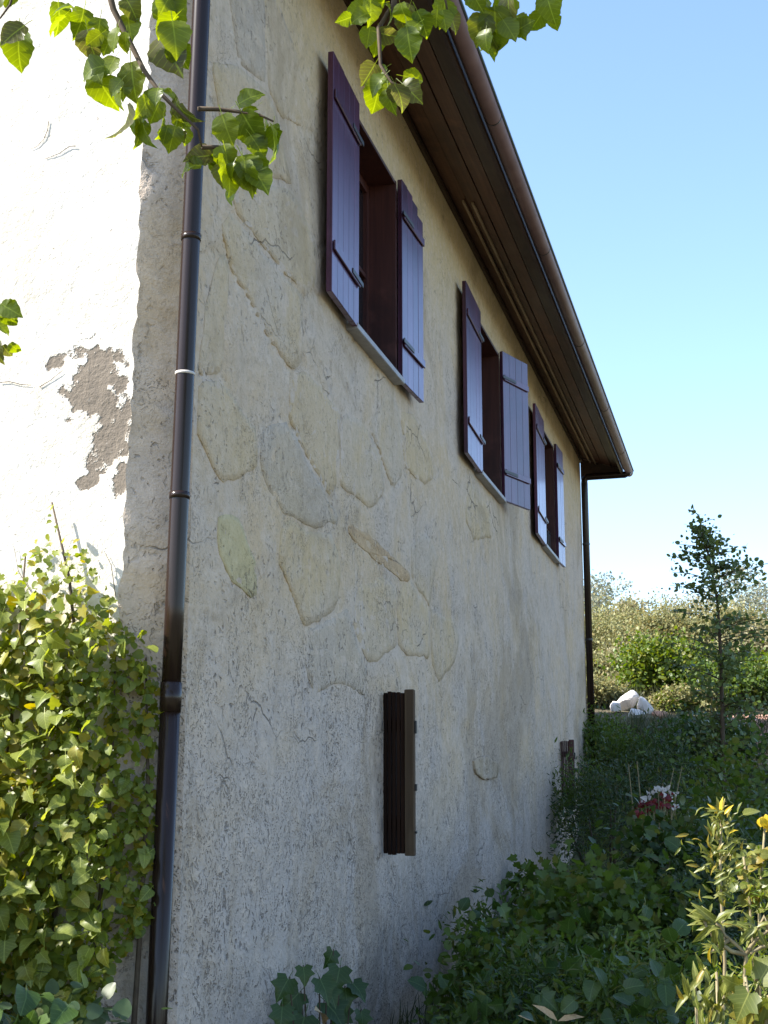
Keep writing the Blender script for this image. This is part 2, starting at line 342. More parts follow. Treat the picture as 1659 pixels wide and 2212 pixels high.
# ------------------------------------------------------------------ the house
HL, WT = 14.95, 6.62                                   # length of the long wall, height of its top
house = thing('stone_house', 'old rendered stone house with dark brown shutters and wooden eaves', 'house', tuple(E3))
house.rotation_euler = (0, 0, math.atan2(D3[1], D3[0]))
#        opening u0, u1, z0, z1
WINS = [(2.43, 3.525, 4.47, 5.90), (6.58, 7.735, 4.50, 5.96), (10.65, 11.705, 4.56, 6.00)]
SLIT = (3.27, 3.62, 1.30, 2.28); SMALL = (11.88, 12.25, 1.56, 2.33)
OPEN = WINS + [SLIT, SMALL]
def edge_dist(u, z):
    dd = np.full(np.shape(u), 9.0)
    for a, b, c, e in OPEN:
        du = np.maximum(np.maximum(a - u, u - b), 0); dz = np.maximum(np.maximum(c - z, z - e), 0)
        dd = np.minimum(dd, np.hypot(du, dz))
    return np.minimum(np.minimum(dd, np.abs(u)), np.abs(u - HL))
SEEDS = []
for b in range(-2, 16):
    a = -1.2 + .5 * rng.random()
    while a < 15.5:
        SEEDS.append((a + rng.normal(0, .05), 0.2 + b * .44 + rng.normal(0, .06))); a += rng.choice([.6, .85, 1.1, 1.5])
SEEDS = np.array(SEEDS); STEP = rng.uniform(-1, 1, len(SEEDS))
def warp(u, z): return .08 * vnoise(u * 1.8, z * 2.4, 51) + .025 * vnoise(u * 8, z * 8, 52), .05 * vnoise(u * 1.7, z * 2.2, 53) + .016 * vnoise(u * 9, z * 9, 54)
def joints(u, z):
    sh = np.shape(u); u = np.ravel(u).astype(float); z = np.ravel(z).astype(float); wu_, wz_ = warp(u, z); q = np.stack([u + wu_, (z + wz_) * 1.9], 1); S2 = SEEDS * np.array([1, 1.9])
    d1 = np.empty(len(u)); d2 = np.empty(len(u)); k = np.empty(len(u), int)
    for i in range(0, len(u), 20000):
        dd = np.hypot(q[i:i + 20000, 0:1] - S2[None, :, 0], q[i:i + 20000, 1:2] - S2[None, :, 1]); pt = np.argpartition(dd, 1, axis=1)[:, :2]; r_ = np.arange(len(dd))
        a, b = dd[r_, pt[:, 0]], dd[r_, pt[:, 1]]; sw = b < a; k[i:i + 20000] = np.where(sw, pt[:, 1], pt[:, 0]); d1[i:i + 20000] = np.minimum(a, b); d2[i:i + 20000] = np.maximum(a, b)
    zone = np.clip((z - 2.2) / 1.0, .25, 1) * np.clip((6.5 - u) / 3, .25, 1) * np.clip((5.9 - z) / .4, 0, 1)
    g_ = np.clip(1.15 - (d2 - d1) / .055, 0, 1) * np.clip(.55 + 1.1 * vnoise(u * 1.4, z * 1.6, 61), 0, 1)
    return ((-.011 * g_ + .004 * STEP[k]) * zone).reshape(sh)
def wall_disp(u, z):
    h = 0.020 * vnoise(u * 1.5, z * 1.7, 1) + 0.011 * vnoise(u * 3.9 + 4, z * 4.3, 2) + 0.007 * vnoise(u * 9, z * 8, 4) + 0.0035 * vnoise(u * 22, z * 19, 6)
    h = h * np.where(z > 2.4, .5, .8) + joints(u, z)
    smooth = np.clip((z - 5.6) / .5, 0, 1); h = h * (1 - 0.75 * smooth)
    return h * np.clip(edge_dist(u, z) / 0.07, 0, 1)
def axis(lo, hi, step, extra):
    a = np.concatenate([step, extra]); a = np.unique(np.round(a[(a >= lo) & (a <= hi)], 4))
    keep = [a[0]]; ex = set(np.round(extra, 4))
    for q in a[1:]:
        if q - keep[-1] < 0.008:
            if q in ex: keep[-1] = q
        else: keep.append(q)
    return np.array(keep)
us = axis(0, HL, np.concatenate([np.arange(0, 4.5, .02), np.arange(4.5, 8, .03), np.arange(8, HL, .05)]), np.array([q for o in OPEN for q in o[:2]] + [0, HL]))
zs = axis(-.4, WT, np.arange(-.4, WT, .025), np.array([q for o in OPEN for q in o[2:]] + [-.4, WT]))
U, Z = np.meshgrid(us, zs); nu = len(us)
wv = np.stack([U, -wall_disp(U, Z), Z], -1).reshape(-1, 3)
fi = (np.arange(len(zs) - 1)[:, None] * nu + np.arange(nu - 1)[None]).ravel()
um = (us[:-1] + us[1:]) / 2; zm = (zs[:-1] + zs[1:]) / 2; UM, ZM = np.meshgrid(um, zm); keep = np.ones(UM.shape, bool)
for a, b, c, e in OPEN: keep &= ~((UM > a) & (UM < b) & (ZM > c) & (ZM < e))
fi = fi[keep.ravel()]
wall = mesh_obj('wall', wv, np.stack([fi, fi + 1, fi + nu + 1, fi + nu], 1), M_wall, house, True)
wall['label'] = 'long shaded wall of patchy grey and tan render'
# reveals, far gable, back wall: real masonry behind the face
def reveal(o, depth):
    mb = Mb()
    a, b, c, e = o
    mb.add([(a, 0, c), (a, 0, e), (a, depth, e), (a, depth, c)], [(0, 1, 2, 3)]); mb.add([(b, 0, c), (b, 0, e), (b, depth, e), (b, depth, c)], [(3, 2, 1, 0)])
    mb.add([(a, 0, c), (b, 0, c), (b, depth, c), (a, depth, c)], [(3, 2, 1, 0)]); mb.add([(a, 0, e), (b, 0, e), (b, depth, e), (a, depth, e)], [(0, 1, 2, 3)])
    mb.build('window_reveal', M_wall, wall)
for o in WINS: reveal(o, .30)
reveal(SLIT, .15); reveal(SMALL, .15)
HWD, RS = 8.0, 0.2 / 0.62                              # width of the house, roof slope
def vE(z): return 0.25 - 0.018 * (z - 1.6)
r = Mb(); r.add([(HL, 0, -.4), (HL, HWD, -.4), (HL, HWD, WT), (HL, HWD / 2, WT + RS * HWD / 2), (HL, 0, WT)], [(0, 1, 2, 3, 4)])
r.add([(HL, HWD, -.4), (-.17, HWD, -.4), (-.17, HWD, WT), (HL, HWD, WT)], [(0, 1, 2, 3)]); r.build('rear_wall', M_wall, house)
# gable towards the camera and the bevelled corner
vs = np.unique(np.concatenate([np.arange(0, 1.6, .02), np.linspace(1.6, HWD - vE(0), 20)])); zg = np.arange(-.4, WT + .01, .025)
VV, ZZ = np.meshgrid(vs, zg); vv = VV + vE(ZZ) * (1 - VV / vs[-1]) + (HWD - vs[-1]) * VV / vs[-1]
gd = 0.004 * vnoise(vv * 3, ZZ * 3, 21) + 0.002 * vnoise(vv * 9, ZZ * 9, 22) + 0.0015 * vnoise(vv * 24, ZZ * 24, 23)
ed = np.clip(VV / .06, 0, 1)
pu = -.17 - gd * ed; pv = vv + (1 - ed) * 0.012 * vnoise(ZZ * 9, ZZ * 0 + 2, 31) + (1 - ed) * 0.008 * vnoise(ZZ * 26, ZZ * 0 + 2, 32)
k = len(vs); fi = (np.arange(len(zg) - 1)[:, None] * k + np.arange(k - 1)[None]).ravel()
gable = mesh_obj('gable_wall', np.stack([pu, pv, ZZ], -1).reshape(-1, 3), np.stack([fi, fi + k, fi + k + 1, fi + 1], 1), M_gable, house, True)
gable['label'] = 'sunlit end wall of pale limewashed render'
Mb().add([(-.17, vE(WT), WT), (-.17, HWD, WT), (-.17, HWD / 2, WT + RS * HWD / 2)], [(0, 2, 1)]).build('gable_top', M_gable, house)
ss = np.linspace(0, 1, 17); SS, ZZ = np.meshgrid(ss, zg)
fade = np.clip(np.minimum(SS, 1 - SS) * 6, 0, 1); cdp = (0.012 * vnoise(SS * 1.2, ZZ * 4, 41) + 0.006 * vnoise(SS * 4, ZZ * 14, 42)) * fade
e0 = (1 - np.clip((1 - SS) * 16, 0, 1))
ev = 0.012 * vnoise(ZZ * 9, ZZ * 0 + 2, 31) + 0.008 * vnoise(ZZ * 26, ZZ * 0 + 2, 32)
pu = -.17 * SS - cdp * .8; pv = vE(ZZ) * SS - cdp * .5 + ev * e0
k = len(ss); fi = (np.arange(len(zg) - 1)[:, None] * k + np.arange(k - 1)[None]).ravel()
mesh_obj('corner_bevel', np.stack([pu, pv, ZZ], -1).reshape(-1, 3), np.stack([fi, fi + k, fi + k + 1, fi + 1], 1), M_wall, house, True)

# stones showing through the render of the long wall
def stone_piece(poly, proud, mat, warped=True):
    pts = []; poly = [np.array(q, float) for q in poly]
    for _ in range(3):                     # drop needle-sharp corners
        k = len(poly); ang = [math.acos(np.clip(((poly[i - 1] - poly[i]) @ (poly[(i + 1) % k] - poly[i])) / (np.linalg.norm(poly[i - 1] - poly[i]) * np.linalg.norm(poly[(i + 1) % k] - poly[i]) + 1e-9), -1, 1)) for i in range(k)]
        j = int(np.argmin(ang))
        if ang[j] < 1.0 and k > 4: poly = poly[:j] + [poly[j] * .6 + poly[j - 1] * .4, poly[j] * .6 + poly[(j + 1) % k] * .4] + poly[j + 1:]
    for i in range(len(poly)):
        a = np.array(poly[i]); b = np.array(poly[(i + 1) % len(poly)])
        m_ = max(1, int(np.linalg.norm(b - a) / .075))
        for q in range(m_): pts.append(a + (b - a) * q / m_)
    pts = np.array(pts)
    if warped: w_ = warp(pts[:, 0], pts[:, 1]); pts = pts - np.stack(w_, 1)
    for _ in range(1): pts = .6 * pts + .2 * (np.roll(pts, 1, 0) + np.roll(pts, -1, 0))
    pts = pts + rng.normal(0, .005, pts.shape); pts[:, 0] = np.maximum(pts[:, 0], .03); c = pts.mean(0); n = len(pts)
    fr = [1.0, .982, .80, .58, .32]; R_ = len(fr)
    V = np.concatenate([c + (pts - c) * q for q in fr] + [c[None]]); D = wall_disp(V[:, 0], V[:, 1])
    hh = np.concatenate([np.full(n, -.010)] + [proud + rng.normal(0, .0008, n) for q in fr[1:]] + [[proud]])
    v = np.stack([V[:, 0], -(D + hh), V[:, 1]], 1)
    f = [(r_ * n + i, r_ * n + (i + 1) % n, (r_ + 1) * n + (i + 1) % n, (r_ + 1) * n + i) for r_ in range(R_ - 1) for i in range(n)] + [((R_ - 1) * n + i, (R_ - 1) * n + (i + 1) % n, R_ * n) for i in range(n)]
    o = mesh_obj('stone', v, f, mat, wall)
    o.data.polygons.foreach_set('use_smooth', [False] * n + [True] * (len(f) - n))
    return o
def clip_poly(poly, p, q):                              # keep the side of the bisector nearer to p
    k_ = np.array([1, 3.61]); mid = (p + q) / 2; nn = (q - p) * k_; out = []
    for i in range(len(poly)):
        a, b = poly[i], poly[(i + 1) % len(poly)]; da, db = (a - mid) @ nn, (b - mid) @ nn
        if da <= 0: out.append(a)
        if da * db < 0: out.append(a + (b - a) * da / (da - db))
    return out
seeds = SEEDS
SPECIAL = [((735, 1118), (790, 1150), (885, 1235), (892, 1275), (830, 1225), (760, 1165)), ((468, 1105), (515, 1115), (560, 1240), (558, 1300), (500, 1262), (475, 1200)),
           ((1022, 1640), (1048, 1632), (1075, 1650), (1072, 1680), (1045, 1686), (1024, 1668))]
special_c = [np.array(local(on_plane(*np.mean(p, 0), world(0, 0, 0), V3)))[[0, 2]] for p in SPECIAL]
for i, s in enumerate(seeds):
    if not (0.1 < s[0] < 6.5 and 0.7 < s[1] < 5.5): continue
    if s[0] > 1.2 and s[1] > 5.1: continue
    want = 0.85 if s[1] > 2.3 and s[0] < 4.2 else (0.25 if s[1] > 2.3 else 0.0)
    if rng.random() > want or min(np.linalg.norm(s - q) for q in special_c) < .36: continue
    cell = [s + np.array(q) for q in ((-1.0, -.5), (1.0, -.5), (1.0, .5), (-1.0, .5))]
    for j in np.argsort(((seeds - s) ** 2).sum(1))[1:16]: cell = clip_poly(cell, s, seeds[j])
    cell = np.array(cell); c = cell.mean(0); cell = c + (cell - c) * np.array([rng.uniform(.965, .985), rng.uniform(.94, .97)])
    if cell[:, 0].min() < .05: cell[:, 0] = np.maximum(cell[:, 0], .05 + .01 * rng.random(len(cell)))
    if edge_dist(cell[:, 0], cell[:, 1]).min() < .06 and cell[:, 0].min() > .06: continue
    ok = all(not (cell[:, 0].max() > a - .08 and cell[:, 0].min() < b + .08 and cell[:, 1].max() > cc - .08 and cell[:, 1].min() < e + .08) for a, b, cc, e in OPEN)
    if ok: stone_piece(cell.tolist(), rng.uniform(.001, .003), M_stone)
for p, mt, pr in zip(SPECIAL, (M_ochre, M_yellow, M_stone), (.0025, .002, .018)):
    lp = [local(on_plane(*q, world(0, 0, 0), V3))[[0, 2]].tolist() for q in p]
    o = stone_piece(lp[::-1], pr, mt, False)

# windows with frames, panes, sills
def leaf_shutter(hinge_u, width, side, z0, z1, ang, arch=False):
    """side -1: hinged at its right edge and folded back to the left; +1 the other way"""
    s = bpy.data.objects.new('shutter', None); col.objects.link(s); s.parent = house; s.empty_display_size = .1
    s.location = (hinge_u, -.035, 0); s.rotation_euler = (0, 0, -side * math.radians(ang))
    n = 4 if width < .58 else 5; bw = width / n
    for i in range(n):
        a = side * i * bw; b = side * ((i + 1) * bw - .002); x0, x1 = min(a, b), max(a, b)
        zt = z1 - (0.10 * ((i + 1) / n) ** 3 if arch else 0)
        Mb().box(x0, x1, -.034 - .0015 * rng.random(), 0, z0, zt + rng.normal(0, .002), .003).build('board', M_shut, s)
    h = z1 - z0
    for zz in (z0 + .17 * h, z0 + .80 * h):
        x0, x1 = sorted((side * .012, side * (width - .012)))
        Mb().box(x0, x1, -.052, -.0375, zz, zz + .06, .004).build('batten', M_shut, s)
        hx0, hx1 = sorted((side * -.03, side * .24))
        Mb().box(hx0, hx1, -.058, -.0525, zz + .014, zz + .046, .002).build('hinge_strap', M_dark, s)
    return s
LEAVES = [((2.41, .66, -1, 2.0), (3.54, .57, 1, 2.0)), ((6.56, .80, -1, 1.5), (7.75, .53, 1, 19.0)), ((10.62, .82, -1, 1.5), (11.72, .48, 1, 2.0))]
for i, (a, b, c, e) in enumerate(WINS):
    wn = bpy.data.objects.new('window', None); col.objects.link(wn); wn.parent = house; wn.location = (a, 0, c); wn.empty_display_size = .1
    W_, H_ = b - a, e - c
    # wooden lining of the reveal
    for nm, bx in (('lining', (.001, .025, -.03, .24, .001, H_ - .001)), ('lining', (W_ - .025, W_ - .001, -.033, .24, .001, H_ - .001)), ('lining', (.026, W_ - .026, -.03, .24, H_ - .025, H_ - .001))):
        Mb().box(*bx).build(nm, M_frame, wn)
    fr = Mb()
    fr.box(.026, .085, .16, .215, .02, H_ - .03).box(W_ - .085, W_ - .026, .16, .215, .02, H_ - .03).box(.086, W_ - .086, .16, .215, .02, .09).box(.086, W_ - .086, .16, .215, H_ - .095, H_ - .03)
    fr.build('frame', M_frame, wn)
    Mb().box(W_ / 2 - .04, W_ / 2 + .04, .155, .22, .091, H_ - .096, .004).build('mullion', M_frame, wn)
    for x0, x1 in ((.087, W_ / 2 - .041), (W_ / 2 + .041, W_ - .087)):
        zb = .091 + (H_ - .19) * .5
        Mb().box(x0, x1, .165, .205, zb - .015, zb + .015).build('glazing_bar', M_frame, wn)
        Mb().box(x0, x1, .188, .193, .0915, zb - .0155).build('pane', M_glass, wn); Mb().box(x0, x1, .188, .193, zb + .0155, H_ - .0965).build('pane', M_glass, wn)
    Mb().box(.003, W_ - .003, .29, .31, .003, H_ - .003).build('unlit_room_panel', M_room, wn)  # flat dark panel put in for the shade of the room
    Mb().box(-.06, W_ + .06, -.075, .159, -.045, -.003, .005).build('sill', M_sill, wn)
    for j, (hu, wd, sd_, an) in enumerate(LEAVES[i]):
        leaf_shutter(hu, wd, sd_, c - .03, e + .03, an, arch=(j == 1 and i == 0))
    if i == 2:                                          # little guard rail low in the far window
        for x0 in np.linspace(.1, W_ - .1, 7): Mb().tube([(x0, .03, .0), (x0, .03, .30)], .007, 6).build('guard_bar', M_dark, wn)
        Mb().tube([(.026, .03, .31), (W_ - .026, .03, .31)], .010, 6).build('guard_rail', M_dark, wn)
# boarded slit and small flush shutter on the lower floor
def slit_window(o, proj_, mats, lab, lab2):
    W_, H_ = o[1] - o[0], o[3] - o[2]
    wn = bpy.data.objects.new('slit_window', None); col.objects.link(wn); wn.parent = house; wn.location = (o[0], 0, o[2]); wn['label'] = lab
    for i in range(4): Mb().box(.004 + W_ * i / 4, W_ * (i + 1) / 4 - .004, .10, .125, .004, H_ - .004, .002).build('plank', M_board, wn)
    Mb().box(.002, W_ - .002, .13, .145, .002, H_ - .002).build('backing', M_room, wn)
    s_ = bpy.data.objects.new('open_shutter', None); col.objects.link(s_); s_.parent = house; s_.location = (o[0] - .045, 0, o[2] - .015); s_['label'] = lab2
    n = 5; y1 = -proj_ + .062
    for i in range(n):                      # vertical planks, face towards the near end of the wall
        a_, b_ = -.012 + (y1 + .012) * i / n, -.012 + (y1 + .012) * (i + 1) / n
        Mb().box(-.006 + .012 * rng.random(), .032, b_ + .003, a_ - .003, .01 * rng.random(), H_ + .03 - .012 * rng.random(), .003).build('plank', mats[0], s_)
    Mb().box(-.012, .036, -proj_, y1 - .001, -.004, H_ + .04, .005).build('stile', mats[1], s_)
    Mb().box(.0325, .05, y1 + .004, -.015, H_ * .78, H_ * .78 + .07, .003).build('batten', mats[1], s_); Mb().box(.0325, .05, y1 + .004, -.015, H_ * .16, H_ * .16 + .07, .003).build('batten', mats[1], s_)
    for zz in (.80, .42, .14): Mb().box(-.002, .022, -proj_ - .014, -proj_ - .0005, H_ * zz - .05 * zz, H_ * zz + .05 * zz, .003).build('hinge', M_dark, s_)
slit_window(SLIT, .215, (M_board, M_jamb), 'dark narrow lower window behind its open shutter', 'dark wooden shutter standing straight out from the lower wall')
slit_window(SMALL, .175, (M_redshut, M_redshut), 'small dark opening near the far corner', 'small reddish-brown shutter standing out near the far corner')

# eaves: soffit boards, trims, fascia, gutter, roof
U0, U1 = -.42, HL + .14
def soff_z(v): return WT + RS * v
def sloped_board(name, v0, v1, t0, t1, mat, a=U0, b=U1, jit=0.0):   # board under the rafters between v0 and v1 (v negative = outwards)
    p = []
    for u in (a, b):
        for v, t in ((v0, t0), (v1, t0), (v1, t1), (v0, t1)): p.append((u, v, soff_z(v) + t + jit))
    return Mb().add(p, [(0, 1, 2, 3), (7, 6, 5, 4), (0, 4, 5, 1), (1, 5, 6, 2), (2, 6, 7, 3), (3, 7, 4, 0)])
roof = bpy.data.objects.new('roof', None); col.objects.link(roof); roof.parent = house; roof.empty_display_size = .2
sloped_board('x', -.002, -.035, -.05, -.004, M_soffdark, .02, U1 - .12).build('wall_batten', M_soffdark, roof)
edges_ = [-.037, -.175, -.315, -.455, -.585]
for i in range(4):
    sloped_board('x', edges_[i] - .004, edges_[i + 1] + .004, .004, .028, M_soffit, jit=(-.012 if i == 1 else 0)).build('soffit_board', M_soffit if i != 3 else M_soffdark, roof)  # outermost board darker: shade strip by the gutter put into its colour
for v0 in (-.135, -.215): sloped_board('x', v0, v0 - .022, -.030, -.0095, M_trim, 5.4, U1 - .1).build('trim_strip', M_trim, roof)
Mb().box(U0, U1, -.625, -.60, 6.33, 6.50).build('fascia', M_soffdark, roof)
Mb().add([(HL + a, v, z) for a in (.035, .060) for v, z in ((-.003, 6.30), (-.598, 6.335), (-.598, 6.425), (-.003, 6.615))], [(0, 1, 2, 3), (7, 6, 5, 4), (0, 4, 5, 1), (1, 5, 6, 2), (2, 6, 7, 3), (3, 7, 4, 0)]).build('eave_return', M_soffdark, roof)
# roof deck and corrugated tile surface, both slopes
Mb().add([(U0, -.66, soff_z(-.66) + .03), (U1, -.66, soff_z(-.66) + .03), (U1, HWD / 2, soff_z(HWD / 2) + .03), (U0, HWD / 2, soff_z(HWD / 2) + .03),
          (U1, HWD + .66, soff_z(-.66) + .03), (U0, HWD + .66, soff_z(-.66) + .03)], [(0, 3, 2, 1), (3, 5, 4, 2)]).build('roof_deck', M_soffdark, roof)
wu = np.arange(U0, U1, .0417); rows = np.linspace(-.68, HWD / 2, 14)
def tiles(sgn):
    v = []; rr = []
    for i in range(len(rows) - 1):
        for q, lift in ((rows[i], .028), (rows[i + 1], .004)): rr.append((q, lift))
    for q, lift in rr:
        for j, u in enumerate(wu):
            y = q if sgn > 0 else HWD - q; v.append((u, y, soff_z(q) + .062 + lift + .024 * math.cos(2 * math.pi * u / .25)))
    n = len(wu); f = [(i * n + j, i * n + j + 1, (i + 1) * n + j + 1, (i + 1) * n + j) for i in range(len(rr) - 1) for j in range(n - 1)]
    o = mesh_obj('tile_course', v, f, M_tile, roof, True); o['kind'] = 'stuff'
tiles(1); tiles(-1)
Mb().tube([(U0, HWD / 2, soff_z(HWD / 2) + .08), (U1, HWD / 2, soff_z(HWD / 2) + .08)], .10, 10).build('ridge', M_tile, roof)
for u in (U0 - .027, U1 + .002):
    Mb().add([(u + a, v, z) for a in (0, .025) for v, z in ((-.60, soff_z(-.60) - .04), (HWD / 2, soff_z(HWD / 2) - .04), (HWD + .6, soff_z(-.60) - .04), (HWD + .6, soff_z(-.60) + .13), (HWD / 2, soff_z(HWD / 2) + .13), (-.60, soff_z(-.60) + .13))],
             [(5, 4, 3, 2, 1, 0), (6, 7, 8, 9, 10, 11), (0, 1, 7, 6), (1, 2, 8, 7), (3, 4, 10, 9), (4, 5, 11, 10), (2, 3, 9, 8), (5, 0, 6, 11)]).build('barge_board', M_soffdark, roof)
Mb().tube([(U0, -.766, 6.412), (U1, -.766, 6.412)], .012, 8).build('gutter_lip', M_flash, roof)
def gutter_arc(a, b, rad, thick, name, mat, parent):
    n = 12; v = []; f = []
    for u in (a, b):
        for rr in (rad, rad - thick):
            for k in range(n + 1):
                q = math.pi + math.pi * k / n; v.append((u, -.703 + rr * math.cos(q), 6.405 + 1.15 * rr * math.sin(q)))
    m_ = n + 1
    for k in range(n): f += [(k, k + 1, 2 * m_ + k + 1, 2 * m_ + k), (m_ + k, 3 * m_ + k, 3 * m_ + k + 1, m_ + k + 1), (k, m_ + k, m_ + k + 1, k + 1), (2 * m_ + k, 2 * m_ + k + 1, 3 * m_ + k + 1, 3 * m_ + k)]
    f += [(0, 2 * m_, 3 * m_, m_), (n, m_ + n, 3 * m_ + n, 2 * m_ + n)]
    return mesh_obj(name, v, f, mat, parent, True)
gut = gutter_arc(U0 + .02, U1 + .05, .060, .004, 'gutter', M_gutter, house)
gut['label'] = 'brown half-round gutter along the eaves'
for u in (2.05, 3.69, 6.21, 8.84, 11.45, 13.7): gutter_arc(u, u + .014, .0625, .0015, 'joint', M_dark, gut)
nn = 12
Mb().add([(U1 + .046, -.703 + .0545 * math.cos(math.pi + math.pi * k / nn), 6.405 + 1.15 * .0545 * math.sin(math.pi + math.pi * k / nn)) for k in range(nn + 1)], [tuple(range(nn + 1))]).build('end_cap', M_gutter, gut)
# far downpipe with its swan neck
dp = bpy.data.objects.new('downpipe', None); col.objects.link(dp); dp.parent = house; dp['label'] = 'far corner downpipe with a bent neck up to the gutter'
fu = HL - .02
Mb().tube([(fu, -.703, 6.36), (fu, -.700, 6.35), (fu, -.66, 6.325), (fu, -.11, 6.32), (fu, -.064, 6.29), (fu, -.06, 6.23), (fu, -.06, 1.3)], .050, 12).build('pipe', M_pipe, dp, True)
for z in (5.3, 3.9, 2.6):
    Mb().tube([(fu, -.06, z), (fu, -.06, z + .03)], .054, 12).build('pipe_clip', M_dark, dp)
# near downpipe on the corner, following its slight lean in the photograph
dn = bpy.data.objects.new('downpipe', None); col.objects.link(dn); dn.parent = house; dn['label'] = 'near corner downpipe with a dark sheen'
pu_, pv_ = -.115, .025
def pp(z): return (pu_ - .0 * z, pv_ - .015 * (z - 1.6), z)
zj = 1.6 + (1735 - 1540) / 530.0
Mb().tube([pp(zj + .11)] + [pp(z) for z in np.linspace(2.4, 6.0, 6)] + [(pu_, -.10, 6.10), (pu_, -.62, 6.24), (pu_, -.70, 6.30), (pu_, -.703, 6.37)], .040, 16).build('pipe', M_pipe, dn, True)
Mb().tube([pp(-.2), pp(.6), pp(zj + .03)], .042, 16).build('lower_pipe', M_pipe, dn, True)
Mb().tube([pp(zj - .005), pp(zj + .115)], .0445, 16).build('coupling', M_pipe, dn, True)
for z_, rr, mt in ((3.39, .0425, M_ring),):
    Mb().tube([pp(z_), pp(z_ + .012)], rr, 16).build('joint_ring', mt, dn, True)
for z_ in (4.0, 2.85, .5):
    Mb().tube([pp(z_), pp(z_ + .028)], .047 if z_ < 1 else .0435, 16).build('pipe_clip', M_pipe, dn, True)
    a = np.array(pp(z_ + .014)); Mb().tube([a + np.array([.03, .03, 0]), a + np.array([.115, .09, 0])], .006, 6).build('clip_pin', M_dark, dn)

# ------------------------------------------------------------------ foliage kit
def leaf_shape(kind):                     # unit leaf: base at origin, tip along +Y, length 1, normal +Z
    if kind == 'diamond':
        v = [(0, 0, 0), (.30, .5, .06), (0, 1, -.05), (-.30, .5, .06)]; f = [(0, 1, 2), (0, 2, 3)]
    elif kind == 'lance':
        v = [(0, 0, 0), (.13, .30, .04), (.11, .65, .02), (0, 1, -.10), (-.11, .65, .02), (-.13, .30, .04), (0, .5, -.01)]
        f = [(0, 1, 6), (1, 2, 6), (2, 3, 6), (3, 4, 6), (4, 5, 6), (5, 0, 6)]
    elif kind == 'ovate':
        v = [(0, 0, 0), (.24, .10, .03), (.40, .33, .05), (.37, .60, .03), (.20, .85, -.02), (0, 1, -.08), (-.20, .85, -.02), (-.37, .60, .03), (-.40, .33, .05), (-.24, .10, .03), (0, .35, -.02), (0, .70, -.03)]
        f = [(0, 1, 10), (1, 2, 10), (2, 3, 11), (2, 11, 10), (3, 4, 11), (4, 5, 11), (5, 6, 11), (6, 7, 11), (7, 8, 11), (8, 10, 11), (8, 9, 10), (9, 0, 10)]
    elif kind == 'lobed':
        v = [(0, .10, 0), (.20, -.06, .02), (.46, .10, .05), (.36, .28, .02), (.52, .52, .06), (.27, .60, .0), (.17, .78, -.01), (0, 1, -.08), (-.17, .78, -.01), (-.27, .60, .0), (-.52, .52, .06), (-.36, .28, .02), (-.46, .10, .05), (-.20, -.06, .02), (0, .48, -.03)]
        f = [(i, (i + 1) % 14, 14) for i in range(14)]
    elif kind == 'heart':
        v = [(0, .08, 0), (.18, -.03, .02), (.40, .10, .06), (.46, .36, .05), (.37, .66, .02), (.16, .90, -.04), (0, .97, -.09), (-.16, .90, -.04), (-.37, .66, .02), (-.46, .36, .05), (-.40, .10, .06), (-.18, -.03, .02), (0, .45, -.02)]
        f = [(i, (i + 1) % 12, 12) for i in range(12)]
    elif kind in ('broad', 'broad2'):      # rounded leaf with a fine toothed edge
        rr = np.random.default_rng(3 if kind == 'broad' else 8); m_ = 11; right = []
        for i in range(m_):
            t = (i + .6) / (m_ + .2); wdt = (.46 if kind == 'broad' else .40) * math.sin(math.pi * min(1, t ** .90)) ** .58 * (1.0 - .10 * t)
            right.append((wdt * (1 + (.05 if i % 2 else -.03) + rr.normal(0, .035)), -.03 + 1.0 * t, .10 * wdt + rr.normal(0, .018)))
        left = [(-x * rr.uniform(.9, 1.05), y + rr.normal(0, .01), z + rr.normal(0, .018)) for x, y, z in right][::-1]
        mid = [(0, .25, -.02), (0, .55, -.025), (0, .82, -.04)]
        v = [(0, .04, 0)] + right + [(0.02, 1.03, -.09)] + left + mid; nO = 2 * m_ + 2; f = []
        def md(y): return nO + (0 if y < .4 else 1 if y < .7 else 2)
        for i in range(nO):
            a, b = i, (i + 1) % nO; ma, mb = md(v[a][1]), md(v[b][1]); f.append((a, b, mb))
            if ma != mb: f.append((a, mb, ma))
    elif kind == 'blade':
        v = [(-.02, 0, 0), (.02, 0, 0), (.016, .4, .05), (-.016, .4, .05), (.008, .8, .22), (-.008, .8, .22), (0, 1, .36)]; f = [(0, 1, 2), (0, 2, 3), (3, 2, 4), (3, 4, 5), (5, 4, 6)]
    return np.array(v, float), np.array(f, int)
def bases(T, Nn):
    T = T / (np.linalg.norm(T, axis=1, keepdims=True) + 1e-9)
    X = np.cross(T, Nn); X /= np.linalg.norm(X, axis=1, keepdims=True) + 1e-9
    return X, T, np.cross(X, T)
def leaves_mesh(name, P, T, Nn, S, kind, mat, parent, stuff=False):
    v, f = leaf_shape(kind); X, Y, Zz = bases(np.asarray(T, float), np.asarray(Nn, float)); S = np.asarray(S, float)
    V = (P[:, None] + S[:, None, None] * (v[None, :, 0:1] * X[:, None] + v[None, :, 1:2] * Y[:, None] + v[None, :, 2:3] * Zz[:, None])).reshape(-1, 3)
    Fc = (f[None] + (np.arange(len(P)) * len(v))[:, None, None]).reshape(-1, 3)
    o = mesh_obj(name, V, Fc, mat, parent)
    if stuff: o['kind'] = 'stuff'
    return o
LEAF_ME = {}
